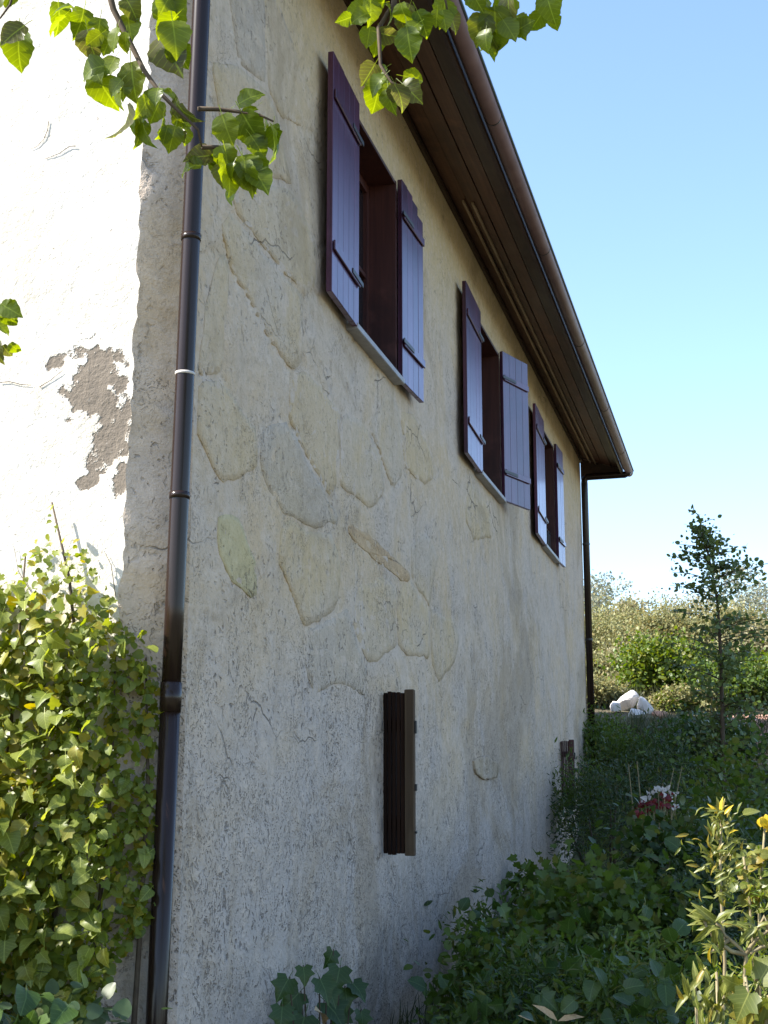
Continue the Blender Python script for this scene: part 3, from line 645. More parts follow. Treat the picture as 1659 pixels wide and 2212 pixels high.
def leaf_part(kind, mat, parent, P, T, Nn, s, name='leaf', curl=0.0, petiole=True, smooth=True):
    key = (kind, mat.name, round(curl, 1), petiole)
    if key not in LEAF_ME:
        v, f = leaf_shape(kind); v = v.copy(); v[:, 2] += curl * (v[:, 1] - .3) ** 2 * -1 + abs(curl) * .5 * v[:, 0] ** 2
        v = v.tolist(); f = f.tolist()
        if petiole:
            b = len(v); v += [(-.012, -.28, -.03), (.012, -.28, -.03), (.010, .12, .004), (-.010, .12, .004)]; f += [(b, b + 1, b + 2, b + 3)]
        o = mesh_obj('leaf', v, f, mat, None, smooth); LEAF_ME[key] = o.data; bpy.data.objects.remove(o)
    o = share(name, LEAF_ME[key], parent)
    X, Y, Zz = bases(np.array([T], float), np.array([Nn], float))
    m_ = Matrix(((X[0][0] * s, Y[0][0] * s, Zz[0][0] * s, P[0]), (X[0][1] * s, Y[0][1] * s, Zz[0][1] * s, P[1]), (X[0][2] * s, Y[0][2] * s, Zz[0][2] * s, P[2]), (0, 0, 0, 1)))
    o.matrix_local = m_
    return o
def rnd_unit(n):
    a = rng.normal(0, 1, (n, 3)); return a / np.linalg.norm(a, axis=1, keepdims=True)

def bush(name, label, cat, x, y, rx, ry, h, n, size, kind, mat, group=None, clumps=22, stems=3, base=0.08, up=.5, droop=.2, spread=.30, parts=0, pmat=None, pkind='ovate', psize=.1):
    z = gz1(x, y); o = thing(name, label, cat, (x, y, z - .02), group)
    # uneven crown: clumps of leaves around stem ends
    c = rnd_unit(clumps); c[:, 2] = np.abs(c[:, 2]) * 1.15 - .28
    rad = rng.uniform(.45, 1.0, clumps) ** .6
    C = np.stack([c[:, 0] * rx * rad, c[:, 1] * ry * rad, base * h + (h * (1 - base)) * np.clip(.42 + .55 * c[:, 2] * rad, .03, 1)], 1)
    per = rng.dirichlet(np.full(clumps, 2.5)); k = rng.choice(clumps, n, p=per)
    cs = spread * rng.uniform(.6, 1.35, clumps)
    P = C[k] + rng.normal(0, 1, (n, 3)) * (cs[k] * np.mean([rx, ry, h / 2]))[:, None] * np.array([1, 1, .8])
    P[:, 2] = np.maximum(P[:, 2], .02)
    out = P - np.array([0, 0, h * .45]); out /= np.linalg.norm(out, axis=1, keepdims=True) + 1e-6
    T = out * .6 + rnd_unit(n) * .8; T[:, 2] -= droop
    Nn = rnd_unit(n) * .75 + out * .3; Nn[:, 2] += up
    leaves_mesh('crown', P, T, Nn, size * rng.uniform(.6, 1.3, n), kind, mat, o)
    for i in range(stems):
        e = C[rng.integers(clumps)] * np.array([.9, .9, .95]); b = rng.normal(0, .04, 3); b[2] = -.06
        m_ = (b + e) / 2 + np.array([*rng.normal(0, .06, 2), .1 * h])
        Mb().tube([b, m_, e], [.016 + .006 * h, .011 + .003 * h, .004], 6).build('stem', M_stemd, o, True)
    if parts:
        d = P - np.array([0, 0, h * .4]); toward = (np.array([-x, -y, 0]) / math.hypot(x, y))
        sc_ = d @ toward / max(rx, ry) + .5 * d[:, 2] / h + rng.normal(0, .25, n)
        for i in np.argsort(-sc_)[:parts]:
            q = P[i] + toward * .03; leaf_part(pkind, pmat, o, q, T[i], Nn[i] + toward * .5, psize * rng.uniform(.7, 1.25), curl=float(rng.choice([.2, .5])))
    return o
def at_px(px, depth): return (px - CX) / math.hypot(F, HZ - CY) * depth
def bush_px(name, label, cat, px, top, depth, rx, n, size, kind, mat, **kw):
    x = at_px(px, depth); h = at_depth(px, top, depth)[2] - gz1(x, depth)
    return bush(name, label, cat, x, depth, rx, rx, max(h, .25), n, size, kind, mat, **kw)

# ------------------------------------------------------------------ vegetation beside and behind the house
GS = 'shrubs in the shade beside the house'
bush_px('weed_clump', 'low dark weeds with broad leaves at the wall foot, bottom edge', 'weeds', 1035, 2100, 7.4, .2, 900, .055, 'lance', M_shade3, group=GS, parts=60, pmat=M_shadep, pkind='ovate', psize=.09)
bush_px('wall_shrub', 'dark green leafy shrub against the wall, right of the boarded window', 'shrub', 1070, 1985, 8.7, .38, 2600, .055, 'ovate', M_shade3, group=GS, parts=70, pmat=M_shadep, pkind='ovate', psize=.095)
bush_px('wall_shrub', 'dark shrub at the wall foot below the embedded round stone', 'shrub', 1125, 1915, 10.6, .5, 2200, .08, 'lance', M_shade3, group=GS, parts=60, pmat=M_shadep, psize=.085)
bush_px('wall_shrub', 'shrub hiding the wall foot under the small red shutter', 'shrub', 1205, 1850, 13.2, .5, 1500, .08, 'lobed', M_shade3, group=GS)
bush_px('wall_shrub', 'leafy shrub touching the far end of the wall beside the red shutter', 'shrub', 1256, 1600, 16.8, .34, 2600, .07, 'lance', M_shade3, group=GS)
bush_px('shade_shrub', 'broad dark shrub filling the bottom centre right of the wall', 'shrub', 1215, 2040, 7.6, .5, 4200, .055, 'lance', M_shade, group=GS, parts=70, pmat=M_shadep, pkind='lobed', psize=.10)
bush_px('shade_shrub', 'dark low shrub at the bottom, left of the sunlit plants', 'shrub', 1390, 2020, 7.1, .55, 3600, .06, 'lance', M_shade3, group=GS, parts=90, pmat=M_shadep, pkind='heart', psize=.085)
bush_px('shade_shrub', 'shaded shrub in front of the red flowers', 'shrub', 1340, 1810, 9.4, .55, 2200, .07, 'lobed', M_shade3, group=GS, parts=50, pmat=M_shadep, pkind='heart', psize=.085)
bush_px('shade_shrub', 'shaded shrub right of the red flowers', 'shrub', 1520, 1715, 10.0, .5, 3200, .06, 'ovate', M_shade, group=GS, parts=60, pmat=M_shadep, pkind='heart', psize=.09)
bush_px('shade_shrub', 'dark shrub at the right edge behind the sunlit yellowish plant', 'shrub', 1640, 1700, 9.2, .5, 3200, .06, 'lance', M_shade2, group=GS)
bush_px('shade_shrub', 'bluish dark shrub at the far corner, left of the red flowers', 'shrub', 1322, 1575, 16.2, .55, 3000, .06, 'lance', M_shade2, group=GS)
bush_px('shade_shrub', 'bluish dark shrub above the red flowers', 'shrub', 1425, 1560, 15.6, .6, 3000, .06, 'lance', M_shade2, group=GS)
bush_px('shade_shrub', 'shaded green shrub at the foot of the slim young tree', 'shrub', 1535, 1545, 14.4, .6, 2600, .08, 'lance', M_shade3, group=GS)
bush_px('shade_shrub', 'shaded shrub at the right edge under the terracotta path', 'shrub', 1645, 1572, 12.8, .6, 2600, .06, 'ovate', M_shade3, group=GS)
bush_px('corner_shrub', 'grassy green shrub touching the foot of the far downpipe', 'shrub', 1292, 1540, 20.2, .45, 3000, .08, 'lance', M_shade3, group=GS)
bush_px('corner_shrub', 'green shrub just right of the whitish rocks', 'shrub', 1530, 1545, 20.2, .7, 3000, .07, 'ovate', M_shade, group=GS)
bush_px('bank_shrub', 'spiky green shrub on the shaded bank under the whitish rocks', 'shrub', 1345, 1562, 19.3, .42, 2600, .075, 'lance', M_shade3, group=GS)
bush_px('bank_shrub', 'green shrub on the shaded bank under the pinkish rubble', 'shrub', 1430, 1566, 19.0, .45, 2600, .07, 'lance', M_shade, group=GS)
# sunlit growth beyond the shadow of the house
bush_px('bright_bush', 'bright yellow-green sunlit bush above the whitish rocks', 'bush', 1440, 1375, 24.0, .62, 7000, .065, 'ovate', M_bright, clumps=30)
bush_px('bright_bush', 'low yellow-green tuft right beside the whitish rocks', 'bush', 1462, 1500, 22.9, .32, 1500, .09, 'lance', M_bright, clumps=12)
bush_px('green_bush', 'green bush at the foot of the slim young tree, in sun', 'bush', 1570, 1440, 23.5, .8, 7000, .065, 'ovate', M_shade3, clumps=26)
bush_px('green_bush', 'loose green bush at the right edge above the terracotta path', 'bush', 1650, 1430, 24.5, .6, 5000, .065, 'ovate', M_bright, clumps=20)
GO = 'olive bushes of the hedgerow'
def hedge(label, px, top, d, rx, n, s, m, cat='bush', name='hedge_bush', grp=GO, cl=30):
    x = at_px(px, d); z = gz1(x, d); h = at_depth(px, top, d)[2] - z
    bush(name, label, cat, x, d, rx, rx * .8, h, int(n * 1.7), s * .75, 'diamond', m, grp, clumps=cl, stems=4, spread=.24)
hedge('dry olive bush directly beside the far downpipe', 1300, 1330, 33, 1.1, 8000, .10, M_olive)
hedge('olive bush behind the whitish rocks, low in the hedgerow', 1380, 1400, 31, 1.0, 7000, .10, M_olive2)
hedge('tall olive bush left in the hedgerow, under the pale tree', 1335, 1290, 40, 1.4, 9000, .12, M_olive)
hedge('straw-coloured bush in the middle of the hedgerow skyline', 1420, 1272, 42, 1.4, 9000, .12, M_olive2)
hedge('olive bush behind the bright yellow-green bush', 1480, 1300, 37, 1.2, 8500, .12, M_olive)
hedge('straw-coloured bush just left of the slim tree', 1500, 1262, 44, 1.3, 8500, .12, M_olive2)
hedge('olive bush just right of the slim tree', 1610, 1300, 38, 1.2, 8500, .12, M_olive)
hedge('olive bush at the right edge of the photo', 1675, 1330, 34, 1.1, 8000, .11, M_olive2)
hedge('low olive bush left of the whitish rocks, next to the far downpipe', 1300, 1420, 26, .55, 5000, .09, M_olive, cl=24)
hedge('low dry bush directly behind the whitish rocks', 1372, 1455, 25, .55, 4500, .09, M_olive2, cl=22)
hedge('small olive shrub on the bank between downpipe and rocks', 1298, 1470, 23.4, .45, 3800, .085, M_olive, cl=16)
hedge('small dry shrub on the bank right of the yellow-green tuft', 1500, 1490, 22.8, .5, 3400, .085, M_olive, cl=16)
GP = 'pale trees behind the hedgerow'
def far_tree(label, px, top, d, r, n, m=M_pale):
    x = at_px(px, d); z = gz1(x, d); H = at_depth(px, top, d)[2] - z
    o = thing('tree', label, 'tree', (x, d, z - .05), GP)
    cl = 34; c = rnd_unit(cl) * (rng.uniform(.3, 1, cl) ** .5)[:, None]; C = np.stack([c[:, 0] * r, c[:, 1] * r, H - r * .9 + c[:, 2] * r * .9], 1)
    k = rng.integers(0, cl, n); P = C[k] + rng.normal(0, .2 * r, (n, 3)) * np.array([1, 1, .7])
    leaves_mesh('crown', P, rnd_unit(n), rnd_unit(n) + np.array([0, 0, .5]), .16 * rng.uniform(.6, 1.3, n), 'diamond', m, o)
    Mb().tube([(0, 0, -.1), (.1, 0, H * .4), (0, .1, H * .75)], [.12, .09, .04], 8).build('trunk', M_bark, o, True)
    for i in range(6): Mb().tube([(.08, 0, H * .42), (C[i] + np.array([0, 0, H * .5])) / 2, C[i]], [.05, .03, .012], 6).build('limb', M_bark, o, True)
far_tree('pale sparse tree on the skyline beside the far downpipe', 1335, 1240, 58, 1.3, 1500)
far_tree('pale tree top close to the downpipe edge', 1285, 1262, 60, 1.0, 1100)
far_tree('greyish tree behind the right side of the slim tree', 1615, 1222, 62, 1.7, 2600)
far_tree('greyish tree at the right edge of the photo skyline', 1668, 1262, 58, 1.5, 2200)
# slim young tree with a sparse top
def sapling():
    d = 14.2; x = at_px(1560, d); z = gz1(x, d); H = at_depth(1500, 1108, d)[2] - z
    o = thing('slim_tree', 'slim dark young tree with a sparse feathery top against the sky', 'tree', (x, d, z - .05))
    px2m = d / F
    line = [(1565, 1760), (1562, 1640), (1560, 1520), (1556, 1400), (1550, 1300), (1535, 1220), (1520, 1160), (1508, 1112)]
    pts = [np.array([0, 0, 0.0])] + [at_depth(a, b, d) - np.array([x, d, z - .05]) for a, b in line[1:]]
    Mb().tube(pts, np.linspace(.028, .004, len(pts)), 7).build('trunk', M_stemd, o, True)
    Pn, Tn = [], []
    def spray(a, L_, dirv):                        # a twig with leaves on both sides
        n = int(4 + L_ * 42); tw = [a + dirv * L_ * t + np.array([0, 0, -.22 * L_ * t * t]) for t in np.linspace(0, 1, 5)]
        Mb().tube(tw, np.linspace(.006, .002, 5), 5).build('twig', M_stemd, o)
        for i in range(n):
            t = rng.uniform(.15, 1.02); p = a + dirv * L_ * t + np.array([0, 0, -.22 * L_ * t * t]); Pn.append(p + rng.normal(0, .03, 3)); Tn.append(dirv * .5 + rnd_unit(1)[0] * .9)
    for i in range(8):
        t = .80 + .2 * i / 7; b = np.array([np.interp(t, np.linspace(0, 1, len(pts)), [p[k] for p in pts]) for k in range(3)])
        q = rng.uniform(0, 6.28); spray(b, rng.uniform(.08, .20), np.array([math.cos(q), .6 * math.sin(q), .55]))
    for i in range(170):
        t = rng.uniform(.12, .92) ** 1.12; b = np.array([np.interp(t, np.linspace(0, 1, len(pts)), [p[k] for p in pts]) for k in range(3)])
        q = rng.uniform(0, 6.28); wdt = np.interp(t, [.12, .3, .5, .65, .8, .9], [.34, .52, .60, .50, .26, .14])
        dv = np.array([math.cos(q), math.sin(q), .45]); dv[0] += .22
        spray(b, wdt * rng.uniform(.25, 1.3), dv / np.linalg.norm(dv))
    P = np.array(Pn); leaves_mesh('crown', P, np.array(Tn), rnd_unit(len(P)) + np.array([0, 0, .5]), .044 * rng.uniform(.5, 1.35, len(P)), 'ovate', M_sap, o)
sapling()
# long grass in the dip behind the house
def grass(name, label, x0, x1, y0, y1, n, hh):
    x = rng.uniform(x0, x1, n); y = rng.uniform(y0, y1, n); P = np.stack([x, y, gz(x, y) - .02], 1)
    T = np.stack([rng.normal(0, .28, n), rng.normal(0, .28, n), np.ones(n)], 1); a = rng.uniform(0, 6.28, n)
    o = leaves_mesh(name, P, T, np.stack([np.cos(a), np.sin(a), np.zeros(n)], 1), hh * rng.uniform(.5, 1.3, n), 'blade', M_grass, None, True)
    o['label'] = label; o['category'] = 'grass'
grass('tall_grass', 'tall grass growing behind the far corner of the house', 2.6, 7.5, 18.2, 21.8, 14000, .30)
grass('ground_grass', 'short grass and weeds covering the ground beside the house', -.6, 4.2, 4.2, 18.0, 16000, .28)

grass('bank_grass', 'dry sunlit grass on the bank behind the whitish rocks', 3.0, 9.0, 23.0, 27.0, 9000, .34)
# whitish rocks and rubble in the sun behind the house
def rock(name, label, px, py, d, wpx, hpx, mat, cat, group, seed):
    import bmesh
    bm = bmesh.new(); bmesh.ops.create_icosphere(bm, subdivisions=3, radius=1); r2 = np.random.default_rng(seed); pl = rnd_unit(12)
    d = next((q for q in np.arange(17, 30, .05) if at_depth(px, py + hpx * .5, q)[2] <= gz1(at_px(px, q), q)), 22.0)
    wm, hm = wpx * d / F / 2, hpx * d / F / 2; x = at_px(px, d); gzz = gz1(x, d)
    for v in bm.verts:
        c = np.array(v.co); s = 1.0
        for p in pl:
            t = c @ p
            if t > .55: c = c - p * (t - .55) * .95
        c = c * (1 + .012 * r2.normal()); v.co = (c[0] * wm * 1.1, c[1] * wm, c[2] * hm * 1.15)
    me = bpy.data.meshes.new(name); bm.to_mesh(me); bm.free(); me.materials.append(mat)
    o = bpy.data.objects.new(name, me); col.objects.link(o); o.location = (x, d, gzz + hm * .8)
    o['label'] = label; o['category'] = cat; o['group'] = group
GR = 'whitish rocks behind the house'
rock('pale_rock', 'largest whitish sunlit rock in the pile behind the house', 1366, 1512, 22.0, 46, 48, M_rock, 'rock', GR, 1)
rock('pale_rock', 'left low whitish rock of the pile behind the house', 1336, 1524, 21.8, 36, 32, M_rock, 'rock', GR, 2)
rock('pale_rock', 'right whitish rock of the pile, beside the yellow-green tuft', 1399, 1522, 21.8, 42, 40, M_rock, 'rock', GR, 3)
rock('pale_rock', 'front whitish rock of the pile, half hidden in grass', 1380, 1540, 21.3, 44, 28, M_rock, 'rock', GR, 4)
rock('pale_rock', 'small whitish rock perched left of the largest in the pile', 1350, 1500, 22.0, 22, 32, M_rock, 'rock', GR, 9)
rock('clay_rubble', 'pinkish lump of rubble right of the whitish rocks', 1428, 1543, 21.2, 40, 20, M_clay, 'rubble', 'terracotta rubble', 5)
# terracotta path climbing the bank at the right edge
pyy = np.linspace(20.6, 22.6, 14); pxl = np.linspace(-.1, 1.6, 8); PV = []
for yq in pyy:
    for t in pxl:
        x = at_px(1592, yq) + t + .06 * vnoise(yq * 3, t * 3, 8); PV.append((x, yq, gz1(x, yq) + .02))
fi = (np.arange(13)[:, None] * 8 + np.arange(7)[None]).ravel()
pth = mesh_obj('path', PV, np.stack([fi, fi + 1, fi + 9, fi + 8], 1), M_clay, None, True); pth['kind'] = 'structure'

# red and white flowers in the shade
def flowers():
    d = 11.2; x = at_px(1415, d); z = gz1(x, d); O = np.array([x, d, z - .03])
    o = thing('flower_clump', 'clump of dark red flowers with white petals among the shaded shrubs', 'flowers', tuple(O))
    for i, (px, py, mt, s) in enumerate([(1395, 1738, M_redpet, .085), (1412, 1745, M_redpet, .09), (1428, 1735, M_redpet, .085), (1440, 1722, M_redpet, .075), (1450, 1738, M_redpet, .07), (1385, 1760, M_redpet, .06),
                                         (1402, 1722, M_whitepet, .075), (1422, 1704, M_whitepet, .075), (1435, 1708, M_whitepet, .06), (1458, 1715, M_whitepet, .045), (1458, 1742, M_whitepet, .04)]):
        p = at_depth(px, py, d - .05 * (i % 3)) - O
        Mb().tube([(p[0] * .3, p[1] * .3, 0), p * np.array([.8, .8, .55]), p], [.009, .007, .004], 5).build('stem', M_stem, o)
        for k in range(7):
            a = 6.28 * k / 7 + rng.uniform(-.3, .3); T = np.array([math.cos(a), rng.uniform(-.9, .2), .75 * math.sin(a)])
            leaf_part('ovate', mt, o, p + rng.normal(0, .02, 3), T, np.array([0, -1, .5]) + rng.normal(0, .45, 3), s * rng.uniform(.3, .78), 'petal', .9, False)
    n = 420; P = rng.normal(0, 1, (n, 3)) * np.array([.24, .13, .36]) + np.array([0, -.05, .80]); P = P[~((np.abs(P[:, 0]) < .14) & (P[:, 2] > 1.33))]; n = len(P); leaves_mesh('foliage', P, rnd_unit(n), rnd_unit(n) + np.array([0, -.3, .6]), rng.uniform(.06, .11, n), 'ovate', M_shade, o)
    for k in range(6):
        e = at_depth(1360 + 22 * k + rng.uniform(-14, 14), 1640 + rng.uniform(0, 70), d + .1) - O; Mb().tube([(e[0] * .4, 0, .2), e * np.array([.5, 1, .7]) + rng.normal(0, .04, 3), e], [.008, .006, .003], 5).build('dry_stalk', M_stem, o)
flowers()

# ------------------------------------------------------------------ plants in the sun at the lower right
def sun_plant(label, base_px, d, stems, leaves, kind, size, mat, name='sunlit_plant', cat='plant', face=(-.4, -.75, .55), extra=None):
    x = at_px(base_px, d); z = gz1(x, d); O = np.array([x, d, z - .02]); o = thing(name, label, cat, tuple(O))
    for ln in stems:
        pts = [at_depth(a, b, d + (q[0] if q else 0)) - O for a, b, *q in ln]
        if ln[-1][1] < 2300: pts = pts + []
        Mb().tube(pts, np.linspace(.0085, .0045, len(pts)), 7).build('stem', M_stem, o, True)
    for (px, py, ang, s, *m_) in leaves:
        a = math.radians(ang); P = at_depth(px, py, d + rng.uniform(-.05, .05)) - O
        T = RT * math.cos(a) - UP * math.sin(a) + np.array([0, rng.uniform(-.5, .3), 0])
        Nn = np.array(face) + rng.normal(0, .35, 3)
        leaf_part(kind, m_[0] if m_ else mat, o, P, T, Nn, s * d / F, 'leaf', float(rng.choice([.2, .5])), kind != 'lance')
    if extra: extra(o, O, d)
    return o
D1 = 5.3
lv = []
for py in range(1752, 1950, 9):
    wd = np.interp(py, [1750, 1790, 1860, 1950], [12, 34, 40, 22])
    for k in range(5): lv.append((1556 + rng.uniform(-1, 1) * wd * .7, py + rng.uniform(-6, 6), rng.uniform(-150, -30) if rng.random() < .6 else rng.uniform(0, 360), rng.uniform(18, 36)))
for k in range(70): lv.append((1548 + rng.normal(0, 30), 1850 + rng.normal(0, 62), rng.uniform(0, 360), rng.uniform(16, 32)))
lv += [(1558, 1758, -90, 36, M_yellow_l), (1552, 1760, -130, 30, M_yellow_l), (1563, 1760, -50, 30, M_yellow_l), (1575, 1800, -30, 22, M_yellow_l)]
sun_plant('upright sunlit plant with dense pale narrow leaves and a yellow tip', 1558, D1, [[(1562, 2620), (1560, 2300), (1566, 2080), (1556, 1900), (1558, 1770)]], lv, 'lance', .1, M_sunp)
lv = []
for cx, cy, n, s in ((1548, 2000, 20, 62), (1636, 2010, 12, 60), (1556, 2060, 8, 46)):
    for k in range(n):
        a = rng.uniform(0, 360); lv.append((cx + rng.normal(0, 6), cy + rng.normal(0, 5) - 6, a if rng.random() < .4 else rng.uniform(-60, 20) if rng.random() < .5 else rng.uniform(170, 240), s * rng.uniform(.6, 1.1)))
lv += [(1512, 1935, 200, 34), (1516, 1950, 250, 30), (1520, 1965, 180, 30), (1505, 1990, 120, 26)]
sun_plant('sunlit plant with palm-like leaf whorls on pale bare curved stems', 1608, 5.0,
          [[(1612, 2700), (1622, 2400), (1616, 2200), (1608, 2105), (1612, 2062), (1590, 2040), (1565, 2020), (1556, 2000), (1546, 1995)], [(1612, 2062), (1580, 2055), (1545, 2030), (1525, 2000), (1516, 1968)],
           [(1612, 2060), (1632, 2030), (1660, 2010), (1690, 1995)], [(1620, 2060), (1645, 2045), (1680, 2040)], [(1574, 2030), (1552, 2045), (1532, 2060)], [(1662, 2010), (1650, 1980), (1636, 2010)]],
          lv, 'lance', .1, M_sunp)
lv = [(1620, 2140, 120, 66), (1640, 2120, -60, 70), (1655, 2150, 60, 80), (1610, 2180, 100, 62), (1650, 2190, 100, 80), (1630, 2210, 70, 70), (1665, 2110, -20, 60), (1600, 2130, 200, 44), (1622, 2100, -100, 48), (1660, 2220, 90, 80), (1600, 2220, 130, 60), (1645, 2165, 150, 60), (1670, 2175, 30, 70), (1635, 2235, 110, 70)]
sun_plant('bright sunlit plant with broad lobed leaves in the bottom right corner', 1640, 4.6, [[(1640, 2900), (1645, 2500), (1640, 2300), (1622, 2180), (1610, 2110)], [(1640, 2300), (1655, 2220), (1660, 2150)]], lv, 'lobed', .1, M_sunp)
lv = []
for cx, cy, n in ((1500, 2160, 10), (1545, 2120, 8), (1560, 2180, 12), (1530, 2210, 12), (1590, 2200, 8), (1510, 2110, 5), (1580, 2150, 8)):
    for k in range(n): lv.append((cx + rng.normal(0, 14), cy + rng.normal(0, 16), rng.uniform(-130, -50) if rng.random() < .6 else rng.uniform(40, 140), rng.uniform(30, 62)))
sun_plant('sunlit tangle of upright leaves at the bottom, left of the lobed leaves', 1545, 4.8, [[(1520, 2800), (1515, 2400), (1502, 2130)], [(1560, 2800), (1556, 2400), (1548, 2100)], [(1590, 2800), (1588, 2400), (1585, 2120)]], lv, 'lance', .1, M_sunp)
lv = []
for cx, cy, n in ((1640, 1870, 9), (1612, 1860, 7), (1655, 1930, 9), (1600, 1900, 6), (1625, 1950, 7)):
    for k in range(n * 2): lv.append((cx + rng.normal(0, 18), cy + rng.normal(0, 18), rng.uniform(0, 360), rng.uniform(16, 34)))
lv += [(1652 + rng.normal(0, 5), 1788 + rng.normal(0, 5), q, 22, M_yellow_l) for q in (-95, -60, -125, -80, -105)] + [(1605, 1760, -20, 40)]
sun_plant('sunlit small-leaved plant with one yellow flower at the right edge', 1640, 5.6, [[(1640, 2600), (1642, 2200), (1640, 1960), (1652, 1790)], [(1640, 2200), (1620, 1950), (1606, 1850)]], lv, 'ovate', .1, M_sunp)
bush_px('low_bush', 'shadowy low bush under the sunlit plants at the lower right', 'bush', 1600, 2130, 5.7, .36, 1800, .05, 'ovate', M_shade, clumps=16)

bush_px('sunlit_bush', 'airy yellow-green sunlit bush with tiny leaves at the lower right edge', 'bush', 1625, 1810, 5.5, .17, 2600, .032, 'lance', M_bright, clumps=34, stems=5, spread=.2)
# weeds at the foot of the near wall with a pale dry twig
def foot_weeds():
    P0 = on_plane(700, 2210, world(0, -.18, 0), V3); x, y = P0[0], P0[1]; z = gz1(x, y); O = np.array([x, y, z - .02])
    o = thing('foot_weeds', 'dark weeds with lobed leaves growing at the near wall foot', 'weeds', tuple(O))
    for px, py, s in [(625, 2110, 50), (650, 2140, 60), (690, 2110, 55), (735, 2085, 60), (720, 2050, 44), (760, 2120, 50), (700, 2160, 70), (660, 2190, 70), (740, 2170, 60), (610, 2170, 50), (780, 2180, 46), (680, 2220, 80), (730, 2215, 80), (625, 2220, 60), (770, 2225, 60), (655, 2085, 40), (745, 2130, 50), (705, 2130, 46)]:
        dd = on_plane(px, py, world(0, -.15 - .12 * rng.random(), 0), V3) - O
        Mb().tube([(dd[0] * .5, dd[1] * .5, 0), dd * np.array([.8, .8, .6]), dd], [.006, .005, .003], 5).build('stem', M_stemd, o)
        a = rng.uniform(-.6, .6); leaf_part('lobed', M_shadep, o, dd, np.array([math.sin(a), -.3, -math.cos(a) * .6]), np.array([.5, -.8, .7]) + rng.normal(0, .2, 3), s / 420.0, 'leaf', .5)
    for a_, b_ in (((680, 2180), (712, 2198)), ((695, 2205), (706, 2222))):
        p, q = [on_plane(*t, world(0, -.32, 0), V3) - O for t in (a_, b_)]
        leaf_part('lance', M_dry, o, p, q - p, np.array([.3, -.6, .8]), np.linalg.norm(q - p), 'dry_leaf', .2, False)
foot_weeds()
def dry_leaves():
    d = 6.7; x = at_px(1200, d); z = gz1(x, d); O = np.array([x, d, z - .02]); o = thing('dry_stalk', 'dry stalk with pale narrow leaves at the bottom of the dark shrubs', 'plant', tuple(O))
    Mb().tube([(0, 0, 0), at_depth(1190, 2205, d) - O], [.006, .004], 5).build('stem', M_stem, o)
    for a_, b_ in (((1205, 2205), (1155, 2165)), ((1205, 2205), (1262, 2190)), ((1150, 2205), (1120, 2190))):
        p, q = [at_depth(*t, d) - O for t in (a_, b_)]; leaf_part('lance', M_dry, o, p, q - p, np.array([0, -.7, .7]), np.linalg.norm(q - p), 'dry_leaf', .2, False)
dry_leaves()

